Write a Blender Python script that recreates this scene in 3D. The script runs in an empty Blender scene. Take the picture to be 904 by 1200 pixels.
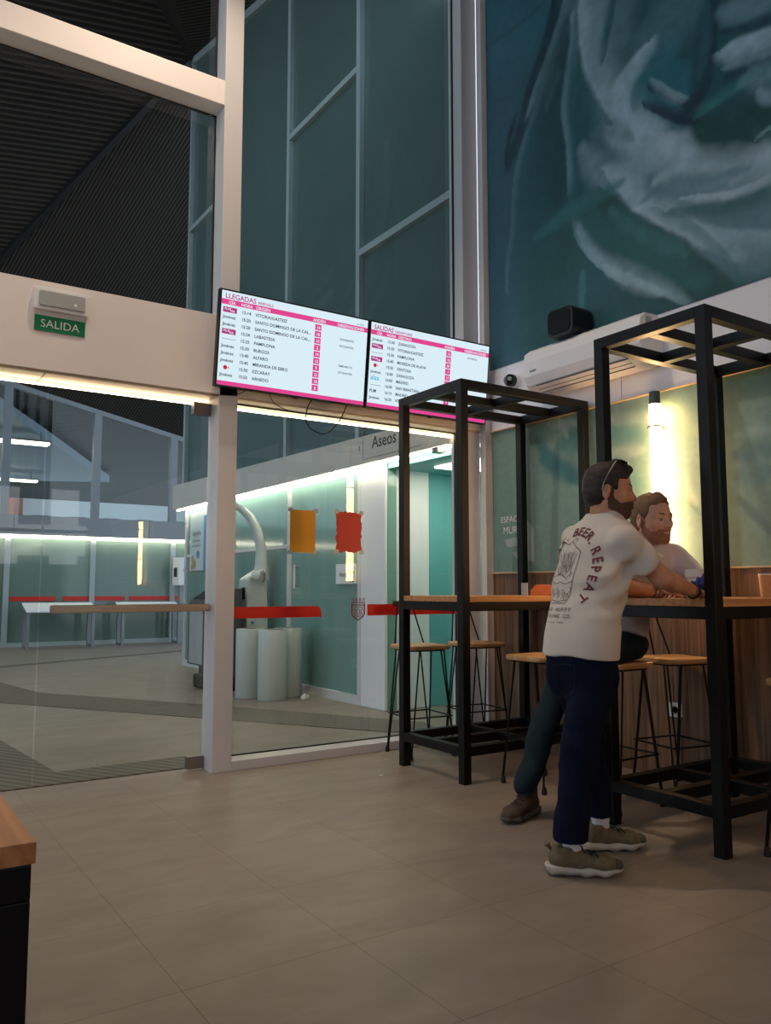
import bpy, bmesh, math, random
import numpy as np
from mathutils import Vector, Matrix
from mathutils.bvhtree import BVHTree
random.seed(7); np.random.seed(7)
SC = bpy.context.scene
COL = SC.collection

# ------------------------------------------------------------------ materials
def lin(c):
    c = c.lstrip('#'); v = [int(c[i:i+2], 16)/255 for i in (0, 2, 4)]
    return tuple(x/12.92 if x <= .04045 else ((x+.055)/1.055)**2.4 for x in v)

def nd(nt, kind, **kw):
    n = nt.nodes.new(kind)
    for k, v in kw.items(): setattr(n, k, v)
    return n

def mat(name, col, rough=.5, metal=0, spec=.5, var=0, vscale=8, bump=0, bscale=60, coat=0, emit=None, estr=0, stretch=None, trans=0):
    m = bpy.data.materials.new(name); m.use_nodes = True
    nt = m.node_tree; b = nt.nodes['Principled BSDF']
    c = lin(col) if isinstance(col, str) else col
    b.inputs['Base Color'].default_value = (*c, 1)
    b.inputs['Roughness'].default_value = rough
    b.inputs['Metallic'].default_value = metal
    b.inputs['Specular IOR Level'].default_value = spec
    b.inputs['Coat Weight'].default_value = coat
    b.inputs['Transmission Weight'].default_value = trans
    if emit:
        b.inputs['Emission Color'].default_value = (*(lin(emit) if isinstance(emit, str) else emit), 1)
        b.inputs['Emission Strength'].default_value = estr
    if var or bump:
        tc = nd(nt, 'ShaderNodeTexCoord'); mp = nd(nt, 'ShaderNodeMapping')
        nt.links.new(tc.outputs['Object'], mp.inputs['Vector'])
        if stretch: mp.inputs['Scale'].default_value = stretch
    if var:
        n = nd(nt, 'ShaderNodeTexNoise'); n.inputs['Scale'].default_value = vscale; n.inputs['Detail'].default_value = 6
        nt.links.new(mp.outputs[0], n.inputs['Vector'])
        r = nd(nt, 'ShaderNodeValToRGB')
        r.color_ramp.elements[0].position = .3; r.color_ramp.elements[1].position = .7
        r.color_ramp.elements[0].color = (*[x*(1-var) for x in c], 1)
        r.color_ramp.elements[1].color = (*[min(1, x*(1+var)) for x in c], 1)
        nt.links.new(n.outputs['Fac'], r.inputs['Fac']); nt.links.new(r.outputs[0], b.inputs['Base Color'])
    if bump:
        n2 = nd(nt, 'ShaderNodeTexNoise'); n2.inputs['Scale'].default_value = bscale
        nt.links.new(mp.outputs[0], n2.inputs['Vector'])
        bp = nd(nt, 'ShaderNodeBump'); bp.inputs['Strength'].default_value = bump; bp.inputs['Distance'].default_value = .004
        nt.links.new(n2.outputs['Fac'], bp.inputs['Height']); nt.links.new(bp.outputs[0], b.inputs['Normal'])
    return m

def emat(name, col, s):
    m = bpy.data.materials.new(name); m.use_nodes = True; nt = m.node_tree
    nt.nodes.remove(nt.nodes['Principled BSDF'])
    e = nd(nt, 'ShaderNodeEmission'); e.inputs[0].default_value = (*lin(col), 1); e.inputs[1].default_value = s
    nt.links.new(e.outputs[0], nt.nodes['Material Output'].inputs[0]); return m

def glass_mat(name, tint='#f2f7f5', ior=1.65):
    m = bpy.data.materials.new(name); m.use_nodes = True; nt = m.node_tree
    nt.nodes.remove(nt.nodes['Principled BSDF'])
    t = nd(nt, 'ShaderNodeBsdfTransparent'); t.inputs[0].default_value = (*lin(tint), 1)
    g = nd(nt, 'ShaderNodeBsdfGlossy'); g.inputs['Roughness'].default_value = 0.0
    f = nd(nt, 'ShaderNodeFresnel'); f.inputs[0].default_value = ior
    ge = nd(nt, 'ShaderNodeNewGeometry')      # a pane reflects at its outer faces; the ray does not bend inside
    mu = nd(nt, 'ShaderNodeMath', operation='MULTIPLY_ADD'); mu.inputs[1].default_value = -1; mu.inputs[2].default_value = 1
    nt.links.new(ge.outputs['Backfacing'], mu.inputs[0])
    mm = nd(nt, 'ShaderNodeMath', operation='MULTIPLY'); nt.links.new(f.outputs[0], mm.inputs[0]); nt.links.new(mu.outputs[0], mm.inputs[1])
    mx = nd(nt, 'ShaderNodeMixShader')
    nt.links.new(mm.outputs[0], mx.inputs[0]); nt.links.new(t.outputs[0], mx.inputs[1]); nt.links.new(g.outputs[0], mx.inputs[2])
    nt.links.new(mx.outputs[0], nt.nodes['Material Output'].inputs[0]); return m

def wood_mat(name, c0, c1, scale=1.0, axis='X', rough=.45, fine=40, slats=0):
    m = bpy.data.materials.new(name); m.use_nodes = True; nt = m.node_tree; b = nt.nodes['Principled BSDF']
    b.inputs['Roughness'].default_value = rough
    tc = nd(nt, 'ShaderNodeTexCoord'); mp = nd(nt, 'ShaderNodeMapping')
    st = {'X': (1.5, fine, fine), 'Y': (fine, 1.5, fine), 'Z': (fine, fine, 1.5)}[axis]
    mp.inputs['Scale'].default_value = [s*scale for s in st]
    nt.links.new(tc.outputs['Object'], mp.inputs['Vector'])
    n = nd(nt, 'ShaderNodeTexNoise'); n.inputs['Scale'].default_value = 1.0; n.inputs['Detail'].default_value = 5; n.inputs['Distortion'].default_value = .4
    nt.links.new(mp.outputs[0], n.inputs['Vector'])
    r = nd(nt, 'ShaderNodeValToRGB'); r.color_ramp.elements[0].position = .32; r.color_ramp.elements[1].position = .68
    r.color_ramp.elements[0].color = (*lin(c0), 1); r.color_ramp.elements[1].color = (*lin(c1), 1)
    nt.links.new(n.outputs['Fac'], r.inputs[0]); nt.links.new(r.outputs[0], b.inputs['Base Color'])
    return m

def floor_mat():
    m = bpy.data.materials.new('floor_tiles'); m.use_nodes = True; nt = m.node_tree; b = nt.nodes['Principled BSDF']
    tc = nd(nt, 'ShaderNodeTexCoord'); mp = nd(nt, 'ShaderNodeMapping')
    mp.inputs['Location'].default_value = (-.86+.57*20, -1.785+.567*20, 0)
    nt.links.new(tc.outputs['Object'], mp.inputs['Vector'])
    br = nd(nt, 'ShaderNodeTexBrick'); br.offset = 0; br.inputs['Scale'].default_value = 1
    br.inputs['Brick Width'].default_value = .57; br.inputs['Row Height'].default_value = .567
    br.inputs['Mortar Size'].default_value = .0016; br.inputs['Mortar Smooth'].default_value = .2
    br.inputs['Color1'].default_value = (*lin('#92877d'), 1); br.inputs['Color2'].default_value = (*lin('#8e847b'), 1); br.inputs['Mortar'].default_value = (*lin('#6f645a'), 1)
    nt.links.new(mp.outputs[0], br.inputs['Vector'])
    n = nd(nt, 'ShaderNodeTexNoise'); n.inputs['Scale'].default_value = 2.2; n.inputs['Detail'].default_value = 8; n.inputs['Roughness'].default_value = .6; n.inputs['Distortion'].default_value = .6
    mp2 = nd(nt, 'ShaderNodeMapping'); mp2.inputs['Scale'].default_value = (1, 2.2, 1)
    nt.links.new(tc.outputs['Object'], mp2.inputs['Vector']); nt.links.new(mp2.outputs[0], n.inputs['Vector'])
    r = nd(nt, 'ShaderNodeValToRGB'); r.color_ramp.elements[0].position = .3; r.color_ramp.elements[1].position = .72
    r.color_ramp.elements[0].color = (.78, .76, .74, 1); r.color_ramp.elements[1].color = (1.08, 1.07, 1.05, 1)
    nt.links.new(n.outputs['Fac'], r.inputs[0])
    mx = nd(nt, 'ShaderNodeMix', data_type='RGBA', blend_type='MULTIPLY'); mx.inputs['Factor'].default_value = 1
    nt.links.new(br.outputs['Color'], mx.inputs['A']); nt.links.new(r.outputs[0], mx.inputs['B'])
    nt.links.new(mx.outputs['Result'], b.inputs['Base Color'])
    b.inputs['Roughness'].default_value = .42; b.inputs['Specular IOR Level'].default_value = .35
    return m

def stripe_mat(name, c0, c1, freq, direction, rough=.5, bands=True, width=.5):
    """ribbed sheet: wave bands across `direction` (object coordinates)"""
    m = bpy.data.materials.new(name); m.use_nodes = True; nt = m.node_tree; b = nt.nodes['Principled BSDF']
    b.inputs['Roughness'].default_value = rough; b.inputs['Specular IOR Level'].default_value = .25
    tc = nd(nt, 'ShaderNodeTexCoord')
    dp = nd(nt, 'ShaderNodeVectorMath', operation='DOT_PRODUCT')
    d = Vector(direction).normalized(); dp.inputs[1].default_value = d
    nt.links.new(tc.outputs['Object'], dp.inputs[0])
    mu = nd(nt, 'ShaderNodeMath', operation='MULTIPLY'); mu.inputs[1].default_value = freq
    nt.links.new(dp.outputs['Value'], mu.inputs[0])
    fr = nd(nt, 'ShaderNodeMath', operation='FRACT'); nt.links.new(mu.outputs[0], fr.inputs[0])
    r = nd(nt, 'ShaderNodeValToRGB'); e = r.color_ramp.elements
    e[0].position = width-.12; e[1].position = width+.12
    e[0].color = (*lin(c0), 1); e[1].color = (*lin(c1), 1)
    nt.links.new(fr.outputs[0], r.inputs[0]); nt.links.new(r.outputs[0], b.inputs['Base Color'])
    return m

M = dict(
    white=mat('white_lacquer', '#efeef2', .35, var=.03, vscale=3),
    frame_white=mat('white_aluminium', '#d6d4d6', .3, spec=.5),
    beam=mat('white_beam_panel', '#f0e8e5', .45, var=.02, vscale=2),
    black=mat('black_powder_coat', '#0c0c0d', .42, spec=.25, var=.15, vscale=20),
    blackp=mat('black_plastic', '#121215', .4),
    rubber=mat('black_rubber', '#101012', .7),
    steel=mat('brushed_steel', '#a79d94', .3, metal=1, var=.12, vscale=3, stretch=(1, 30, 30)),
    patch=mat('patch_fitting_steel', '#8f8780', .35, metal=1),
    brass=mat('tan_soffit_panel', '#c9b8a2', .4, var=.04, vscale=3),
    tabletop=wood_mat('oak_worktop', '#b07442', '#d09a66', axis='X'),
    endtable=wood_mat('pine_worktop', '#a9683c', '#cd8f5c', axis='Y'),
    seat=wood_mat('light_wood_seat', '#b98653', '#d8ac78', axis='X', fine=30),
    slab=mat('dark_wood_back', '#3a2118', .5, var=.2, vscale=30),
    panel=wood_mat('walnut_slat_panel', '#5c4030', '#96714f', axis='Z', fine=62, rough=.5),
    teal=mat('teal_frosted_glass', '#7fa19a', .09, spec=.55, var=.05, vscale=.8),
    teal_up=mat('teal_upper_glass', '#5e706f', .12, spec=.5, var=.08, vscale=.7),
    tealwall=mat('turquoise_laminate', '#6db5b6', .5, var=.03, vscale=2),
    tealdoor=mat('turquoise_door', '#57a09d', .5),
    grey=mat('mid_grey_metal', '#85888c', .4, metal=.3),
    fasc=mat('grey_fascia', '#d6cec4', .5, var=.03, vscale=1),
    dgrey=mat('dark_grey_metal', '#4a4d51', .45, var=.05),
    lgrey=mat('light_grey_plastic', '#a9adae', .45),
    mullion=mat('pale_grey_mullion', '#a8b4b5', .4),
    mullion_d=mat('grey_mullion', '#8a8f96', .4),
    red=mat('red_vinyl', '#d5241c', .4),
    redpaper=mat('red_paper', '#dd4a3e', .6),
    yellow=mat('yellow_paper', '#e9a52c', .6),
    tape=mat('clear_tape', '#b9b7ae', .3),
    crest=mat('dark_red_vinyl', '#8f2a28', .5),
    green=mat('green_sign', '#0f7a4d', .4),
    paperw=mat('white_paper', '#e6e4df', .6),
    poster=mat('pale_poster', '#cfe0e2', .5),
    posterb=mat('blue_print', '#3d8fc4', .5),
    posterg=mat('tan_print', '#b79a6d', .5),
    ink=mat('dark_ink', '#25292c', .6),
    whitep=mat('white_plastic', '#f0f0f2', .35),
    binw=mat('white_bin', '#c9d0ce', .4),
    scale=mat('white_scale_shell', '#c4cac8', .35),
    orange=mat('orange_card', '#a8562f', .6, var=.1, vscale=30),
    cream=mat('cream_card', '#e8c8a0', .6),
    blue=mat('blue_cloth', '#1b2f86', .7, bump=.4),
    cup=mat('kraft_cup', '#c59a70', .6, var=.1, vscale=40),
    led=emat('warm_led', '#ffdcb0', 15.0),
    ledc=emat('neutral_led', '#ffeed6', 26.0),
    tube=emat('warm_tube', '#ffc78c', 30.0),
    scr=emat('screen_white', '#d6eaf3', .88),
    scr_pink=emat('screen_pink', '#e0468f', .85),
    scr_ink=emat('screen_ink', '#1c2b38', .5),
    scr_mag=emat('screen_magenta', '#b8357f', .8),
    scr_cyan=emat('screen_cyan', '#3fb6d6', .9),
    scr_red=emat('screen_red', '#c4283c', .8),
    glass=glass_mat('clear_glass'),
    skin=mat('skin_tanned', '#ca9071', .5, var=.08, vscale=25, spec=.35),
    skin2=mat('skin_fair', '#dda994', .5, var=.08, vscale=25, spec=.35),
    hair=mat('dark_brown_hair', '#2a1c15', .6, bump=.8, bscale=220, stretch=(1, 1, .3)),
    hair2=mat('light_brown_hair', '#7a5a3e', .6, bump=.8, bscale=220, stretch=(1, 1, .3)),
    beard=mat('brown_beard', '#5a3e30', .8, bump=.9, bscale=300),
    beard2=mat('sandy_stubble', '#a9765b', .8, bump=.9, bscale=300),
    shirt=mat('off_white_cotton', '#d4c9bd', .85, bump=.25, bscale=200, var=.02),
    shirt2=mat('white_cotton', '#d9d2d8', .85, bump=.25, bscale=200),
    jeans=mat('navy_denim', '#0d142a', .85, spec=.12, var=.12, vscale=14, bump=.3, bscale=300),
    jeans2=mat('dark_teal_trousers', '#222e33', .85, spec=.12, var=.12, vscale=14, bump=.3, bscale=300),
    print=mat('grey_print', '#5c5654', .8), printred=mat('maroon_print', '#6e2f36', .8),
    shoe=mat('olive_suede', '#6d6047', .85, var=.18, vscale=40, bump=.5),
    shoedark=mat('dark_olive_toe', '#4a473c', .8, var=.1, vscale=40),
    sole=mat('cream_foam_sole', '#bdb6aa', .6, var=.05),
    boot=mat('brown_leather', '#4a3729', .7, var=.2, vscale=30, bump=.4),
    bootsole=mat('grey_brown_sole', '#5f554c', .7),
    lace=mat('dark_lace', '#2b2620', .8),
    sock=mat('white_sock', '#d4d4d8', .9),
    lens=mat('black_lens', '#0b0b0d', .08, spec=.6),
    eye=mat('eye_white', '#a0958d', .25), iris=mat('eye_iris', '#2c3a40', .2),
    lip=mat('lip', '#96594c', .5),
    watch=mat('watch_steel', '#a59c90', .3, metal=.9),
    ceil=stripe_mat('corrugated_dark', '#1d1a18', '#4b4640', 19, (1, .35, 0), .6, width=.62),
    ceil2=stripe_mat('corrugated_dark_cross', '#211e1b', '#4a4540', 19, (.15, 1, .3), .6, width=.62),
    tactile=stripe_mat('ribbed_tactile', '#5c564d', '#78726a', 14, (.85, .5, 0), .6),
    canopyd=stripe_mat('canopy_corrugated', '#22272c', '#343a40', 2.5, (1, .6, 0), .6),
    canopyg=mat('canopy_grey', '#b4c2d6', .7),
    teal_far=mat('far_frosted_glass', '#6d8278', .1, spec=.5, var=.05, vscale=.8),
    ledf=emat('far_led', '#ffeed6', 11.0),
    brick=mat('brick_facade', '#b06a58', .8, var=.1, vscale=2), concrete=mat('pale_concrete', '#b9bec2', .8, var=.05),
    winbright=mat('dark_window', '#39424b', .2),
    floor=floor_mat(),
    ceilroom=mat('room_ceiling_dark', '#3a3a3a', .8),
    walldark=mat('room_wall_grey', '#8d8a86', .7),
)

# ------------------------------------------------------------------ mesh builder
def frame_from(n):
    n = Vector(n).normalized(); a = Vector((0, 0, 1)) if abs(n.z) < .9 else Vector((1, 0, 0))
    u = a.cross(n).normalized(); return u, n.cross(u), n

class MB:
    def __init__(s): s.v = []; s.f = []
    def add(s, vs, fs):
        o = len(s.v); s.v += [tuple(v) for v in vs]; s.f += [tuple(i+o for i in f) for f in fs]; return s
    def box(s, x0, x1, y0, y1, z0, z1):
        return s.hexa([(x0,y0,z0),(x1,y0,z0),(x1,y1,z0),(x0,y1,z0),(x0,y0,z1),(x1,y0,z1),(x1,y1,z1),(x0,y1,z1)])
    def hexa(s, v): return s.add(v, [(0,3,2,1),(4,5,6,7),(0,1,5,4),(1,2,6,5),(2,3,7,6),(3,0,4,7)])
    def bar(s, p, q, w, h=None, up=(0,0,1)):
        p, q = Vector(p), Vector(q); h = h or w; d = (q-p).normalized(); up = Vector(up)
        if abs(d.dot(up)) > .95: up = Vector((0,1,0))
        a = d.cross(up).normalized()*w/2; b = a.cross(d).normalized()*h/2
        return s.hexa([p-a-b, p+a-b, p+a+b, p-a+b, q-a-b, q+a-b, q+a+b, q-a+b])
    def tube(s, pts, r, seg=8, closed=False):
        pts = [Vector(p) for p in pts]; n = len(pts); rr = r if isinstance(r, (list, tuple)) else [r]*n
        vs = []; prev = None
        for i, p in enumerate(pts):
            if closed: t = pts[(i+1) % n]-pts[i-1]
            else: t = pts[min(i+1, n-1)]-pts[max(i-1, 0)]
            t.normalize()
            if prev is None: u = frame_from(t)[0]
            else: u = (prev-t*prev.dot(t)).normalized()
            prev = u; w = t.cross(u)
            for k in range(seg):
                a = 2*math.pi*k/seg; vs.append(p+(u*math.cos(a)+w*math.sin(a))*rr[i])
        fs = []
        for i in range(n if closed else n-1):
            j = (i+1) % n
            for k in range(seg):
                l = (k+1) % seg; fs.append((i*seg+k, i*seg+l, j*seg+l, j*seg+k))
        if not closed: fs += [tuple(range(seg))[::-1], tuple((n-1)*seg+k for k in range(seg))]
        return s.add(vs, fs)
    def prism(s, poly, o, u, v, depth):
        o, u, v = Vector(o), Vector(u), Vector(v); w = u.cross(v).normalized()*depth; n = len(poly)
        a = [o+u*x+v*y for x, y in poly]; b = [p+w for p in a]
        return s.add(a+b, [tuple(range(n))[::-1], tuple(range(n, 2*n))]+[(i, (i+1) % n, n+(i+1) % n, n+i) for i in range(n)])
    def lathe(s, prof, c, seg=24, axis=(0,0,1)):
        u, v, w = frame_from(axis); c = Vector(c); vs = []; n = len(prof)
        for r, z in prof:
            for k in range(seg):
                a = 2*math.pi*k/seg; vs.append(c+w*z+(u*math.cos(a)+v*math.sin(a))*max(r, 1e-4))
        fs = [(i*seg+k, i*seg+(k+1) % seg, (i+1)*seg+(k+1) % seg, (i+1)*seg+k) for i in range(n-1) for k in range(seg)]
        fs += [tuple(range(seg))[::-1], tuple((n-1)*seg+k for k in range(seg))]
        return s.add(vs, fs)
    def rbox(s, o, u, v, w, size, r, seg=4):
        """box with rounded outline in the u-v plane, extruded along w; o = centre of the base"""
        a, b = size[0]/2, size[1]/2; poly = []
        for cx_, cy_, a0 in ((a-r, b-r, 0), (-a+r, b-r, 90), (-a+r, -b+r, 180), (a-r, -b+r, 270)):
            for k in range(seg+1):
                t = math.radians(a0+90*k/seg); poly.append((cx_+r*math.cos(t), cy_+r*math.sin(t)))
        return s.prism(poly, o, u, v, size[2]) if Vector(u).cross(Vector(v)).dot(Vector(w)) > 0 else s.prism(poly[::-1], Vector(o)+Vector(w)*size[2], u, v, size[2])
    def flat(s, poly, o, u, v):
        o, u, v = Vector(o), Vector(u), Vector(v)
        return s.add([o+u*x+v*y for x, y in poly], [tuple(range(len(poly)))])
    def text(s, txt, o, u, v, size, align='l', xs=1.0):
        vs, fs, w = text_geo(txt); o, u, v = Vector(o), Vector(u), Vector(v)
        dx = {'l': 0, 'c': -w/2, 'r': -w}[align]
        return s.add([o+u*((x+dx)*size*xs)+v*(y*size) for x, y in vs], fs)
    def build(s, name, m, parent=None, smooth=False, bevel=0, origin=None):
        me = bpy.data.meshes.new(name)
        base = Vector((0, 0, 0)); p = parent
        while p is not None: base += p.location; p = p.parent
        if parent is None and origin is not None: base = Vector(origin)
        me.from_pydata([tuple(Vector(v)-base) for v in s.v], [], s.f); me.update()
        bm = bmesh.new(); bm.from_mesh(me); bmesh.ops.recalc_face_normals(bm, faces=bm.faces[:])
        if bevel:
            ed = [e for e in bm.edges if len(e.link_faces) == 2 and e.calc_face_angle(0) > .6]
            bmesh.ops.bevel(bm, geom=ed, offset=bevel, segments=2, profile=.6, affect='EDGES', clamp_overlap=True)
        bm.to_mesh(me); bm.free()
        if smooth:
            for q in me.polygons: q.use_smooth = True
            me.set_sharp_from_angle(angle=math.radians(40))
        me.materials.append(M[m] if isinstance(m, str) else m)
        ob = bpy.data.objects.new(name, me); COL.objects.link(ob)
        if parent is not None: ob.parent = parent
        elif origin is not None: ob.location = base
        return ob

_tc = {}; BOLD = [0.0]
def text_geo(txt):
    if (txt, BOLD[0]) in _tc: return _tc[(txt, BOLD[0])]
    c = bpy.data.curves.new('t', 'FONT'); c.body = txt; c.size = 1; c.resolution_u = 3; c.offset = BOLD[0]
    o = bpy.data.objects.new('t', c); COL.objects.link(o)
    dg = bpy.context.evaluated_depsgraph_get(); e = o.evaluated_get(dg); me = e.to_mesh()
    vs = [(v.co.x, v.co.y) for v in me.vertices]; fs = [tuple(p.vertices) for p in me.polygons]
    e.to_mesh_clear(); bpy.data.objects.remove(o); bpy.data.curves.remove(c)
    w = max((x for x, y in vs), default=0); _tc[(txt, BOLD[0])] = (vs, fs, w); return _tc[(txt, BOLD[0])]

def tag(o, label=None, cat=None, group=None, kind=None):
    if label: o['label'] = label
    if cat: o['category'] = cat
    if group: o['group'] = group
    if kind: o['kind'] = kind
    return o
def thing(name, label, cat, loc=(0,0,0), group=None):
    o = bpy.data.objects.new(name, None); COL.objects.link(o); o.location = loc; o.empty_display_size = .1
    return tag(o, label, cat, group)
def struct(o): o['kind'] = 'structure'; return o
def copy_tree(o, parent=None):
    c = o.copy(); COL.objects.link(c)
    if parent is not None: c.parent = parent
    for ch in list(o.children): copy_tree(ch, c)
    return c
X, Y, Z = Vector((1,0,0)), Vector((0,1,0)), Vector((0,0,1))

# ================================================================== the setting
struct(MB().box(-16, 4.3, -9, 5.0, -.1, 0).build('floor', 'floor'))
struct(MB().box(-16, 14, 5.0, 26, -.1, 0).build('floor', 'floor'))
struct(MB().box(-7, 4.4, -6, 5.3, 6.6, 6.75).build('ceiling', 'ceilroom'))
# right wall: structural core, walnut dado, painted glass, white band, mural
struct(MB().box(4.3, 4.5, -7, 5.0, 0, 6.6).build('wall_right', 'walldark'))
struct(MB().box(4.235, 4.3, -7, 4.86, 0, 1.27).build('baseboard_right', 'panel'))
o = struct(MB().box(4.215, 4.3, -7, 4.86, 1.262, 1.272).build('trim_1', 'cream'))
wb = MB()
ys = [4.86, 4.66, 3.54, 2.42, 1.30, .18, -.94, -2.06, -3.2, -4.4, -5.6, -7]
for a, b in zip(ys, ys[1:]): wb.box(4.225, 4.3, b+.003, a-.003, 2.39, 2.885)
struct(wb.build('wall_right_band', 'white'))

def smooth_noise(a, b, seed):
    rs = np.random.RandomState(seed); g = rs.rand(64, 64)
    i, j = np.floor(a).astype(int), np.floor(b).astype(int); fa, fb = a-i, b-j
    fa, fb = fa*fa*(3-2*fa), fb*fb*(3-2*fb)
    q = lambda x, y: g[x % 64, y % 64]
    return (q(i, j)*(1-fa)+q(i+1, j)*fa)*(1-fb)+(q(i, j+1)*(1-fa)+q(i+1, j+1)*fa)*fb

def painted_wall(name, x, ycols, zrows, base, strokes, soft, rough, gain, coat=0, extra=None):
    """a wall painted with brush strokes (artwork pigment; LOWER has shadows painted in too), one colour per grid vertex"""
    yy, zz = np.meshgrid(np.array(ycols), np.array(zrows), indexing='ij')
    wy = yy+.05*(smooth_noise(yy*3, zz*3, 1)-.5)+.012*(smooth_noise(yy*22, zz*22, 2)-.5)
    wz = zz+.05*(smooth_noise(yy*3, zz*3, 3)-.5)+.012*(smooth_noise(yy*22, zz*22, 4)-.5)
    c = np.zeros(yy.shape+(3,)); c[:] = lin(base)
    if extra: c = extra(c, yy, zz)
    for pts, w, colr, al, sd in strokes:
        d = np.full(yy.shape, 9.); par = np.zeros(yy.shape); sg = np.zeros(yy.shape); P = [(p[0], p[1]) for p in pts]
        # Catmull-Rom the stroke
        Q = []
        for i in range(len(P)-1):
            p0, p1, p2, p3 = P[max(i-1, 0)], P[i], P[i+1], P[min(i+2, len(P)-1)]
            for k in range(6):
                t = k/6
                Q.append(tuple(.5*(2*p1[n]+(p2[n]-p0[n])*t+(2*p0[n]-5*p1[n]+4*p2[n]-p3[n])*t*t+(3*p1[n]-p0[n]-3*p2[n]+p3[n])*t**3) for n in (0, 1)))
        Q.append(P[-1])
        for qi, ((a0, a1), (b0, b1)) in enumerate(zip(Q, Q[1:])):
            ey, ez = b0-a0, b1-a1; L = ey*ey+ez*ez+1e-9
            t = np.clip(((wy-a0)*ey+(wz-a1)*ez)/L, 0, 1)
            e = np.hypot(wy-a0-t*ey, wz-a1-t*ez); m = e < d
            d = np.where(m, e, d); par = np.where(m, (qi+t)/(len(Q)-1), par)
            sg = np.where(m, ey*(wz-a1)-ez*(wy-a0), sg)
        # a loaded brush: thin at both ends; on a one-sided stroke one edge is crisp and the other feathers out
        ww = w*(.35+.65*np.sqrt(np.clip(np.sin(np.pi*np.clip(par, .02, .98)), 0, 1)))
        if sd: ww = ww*np.where(sg*sd > 0, 1.5, .38)
        f = np.clip(1.15-d/(ww*.75)*soft, 0, 1); f = f*f*(3-2*f)
        f = f*al*(.72+.5*smooth_noise(yy*14+zz*5, zz*14-yy*5, 9))
        f = np.clip(f, 0, 1)[..., None]
        c = c*(1-f)+np.array(lin(colr))*f
    c *= (.93+.14*smooth_noise(yy*40, zz*40, 5)+.08*(smooth_noise(yy*9, zz*9, 6)-.5))[..., None]*gain
    ny, nz = yy.shape
    vs = [(x, a, b) for a in ycols for b in zrows]
    fs = [(i*nz+j, i*nz+j+1, (i+1)*nz+j+1, (i+1)*nz+j) for i in range(ny-1) for j in range(nz-1)]
    # a back and rim give the panel thickness
    k = len(vs); y0, y1, z0, z1 = ycols[0], ycols[-1], zrows[0], zrows[-1]
    me = bpy.data.meshes.new(name)
    vs += [(x+.05, y0, z0), (x+.05, y1, z0), (x+.05, y1, z1), (x+.05, y0, z1)]
    fs += [(k, k+1, k+2, k+3)]
    me.from_pydata(vs, [], fs); me.update()
    at = me.color_attributes.new('paint', 'FLOAT_COLOR', 'POINT')
    arr = np.ones((len(vs), 4), np.float32); arr[:k, :3] = c.reshape(-1, 3); at.data.foreach_set('color', arr.ravel())
    m = mat(name+'_paint', base, rough, coat=coat); nt = m.node_tree
    a = nd(nt, 'ShaderNodeVertexColor', layer_name='paint')
    nt.links.new(a.outputs[0], nt.nodes['Principled BSDF'].inputs['Base Color'])
    m.node_tree.nodes['Principled BSDF'].inputs['Coat Roughness'].default_value = .08
    me.materials.append(m); ob = bpy.data.objects.new(name, me); COL.objects.link(ob); return struct(ob)
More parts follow.
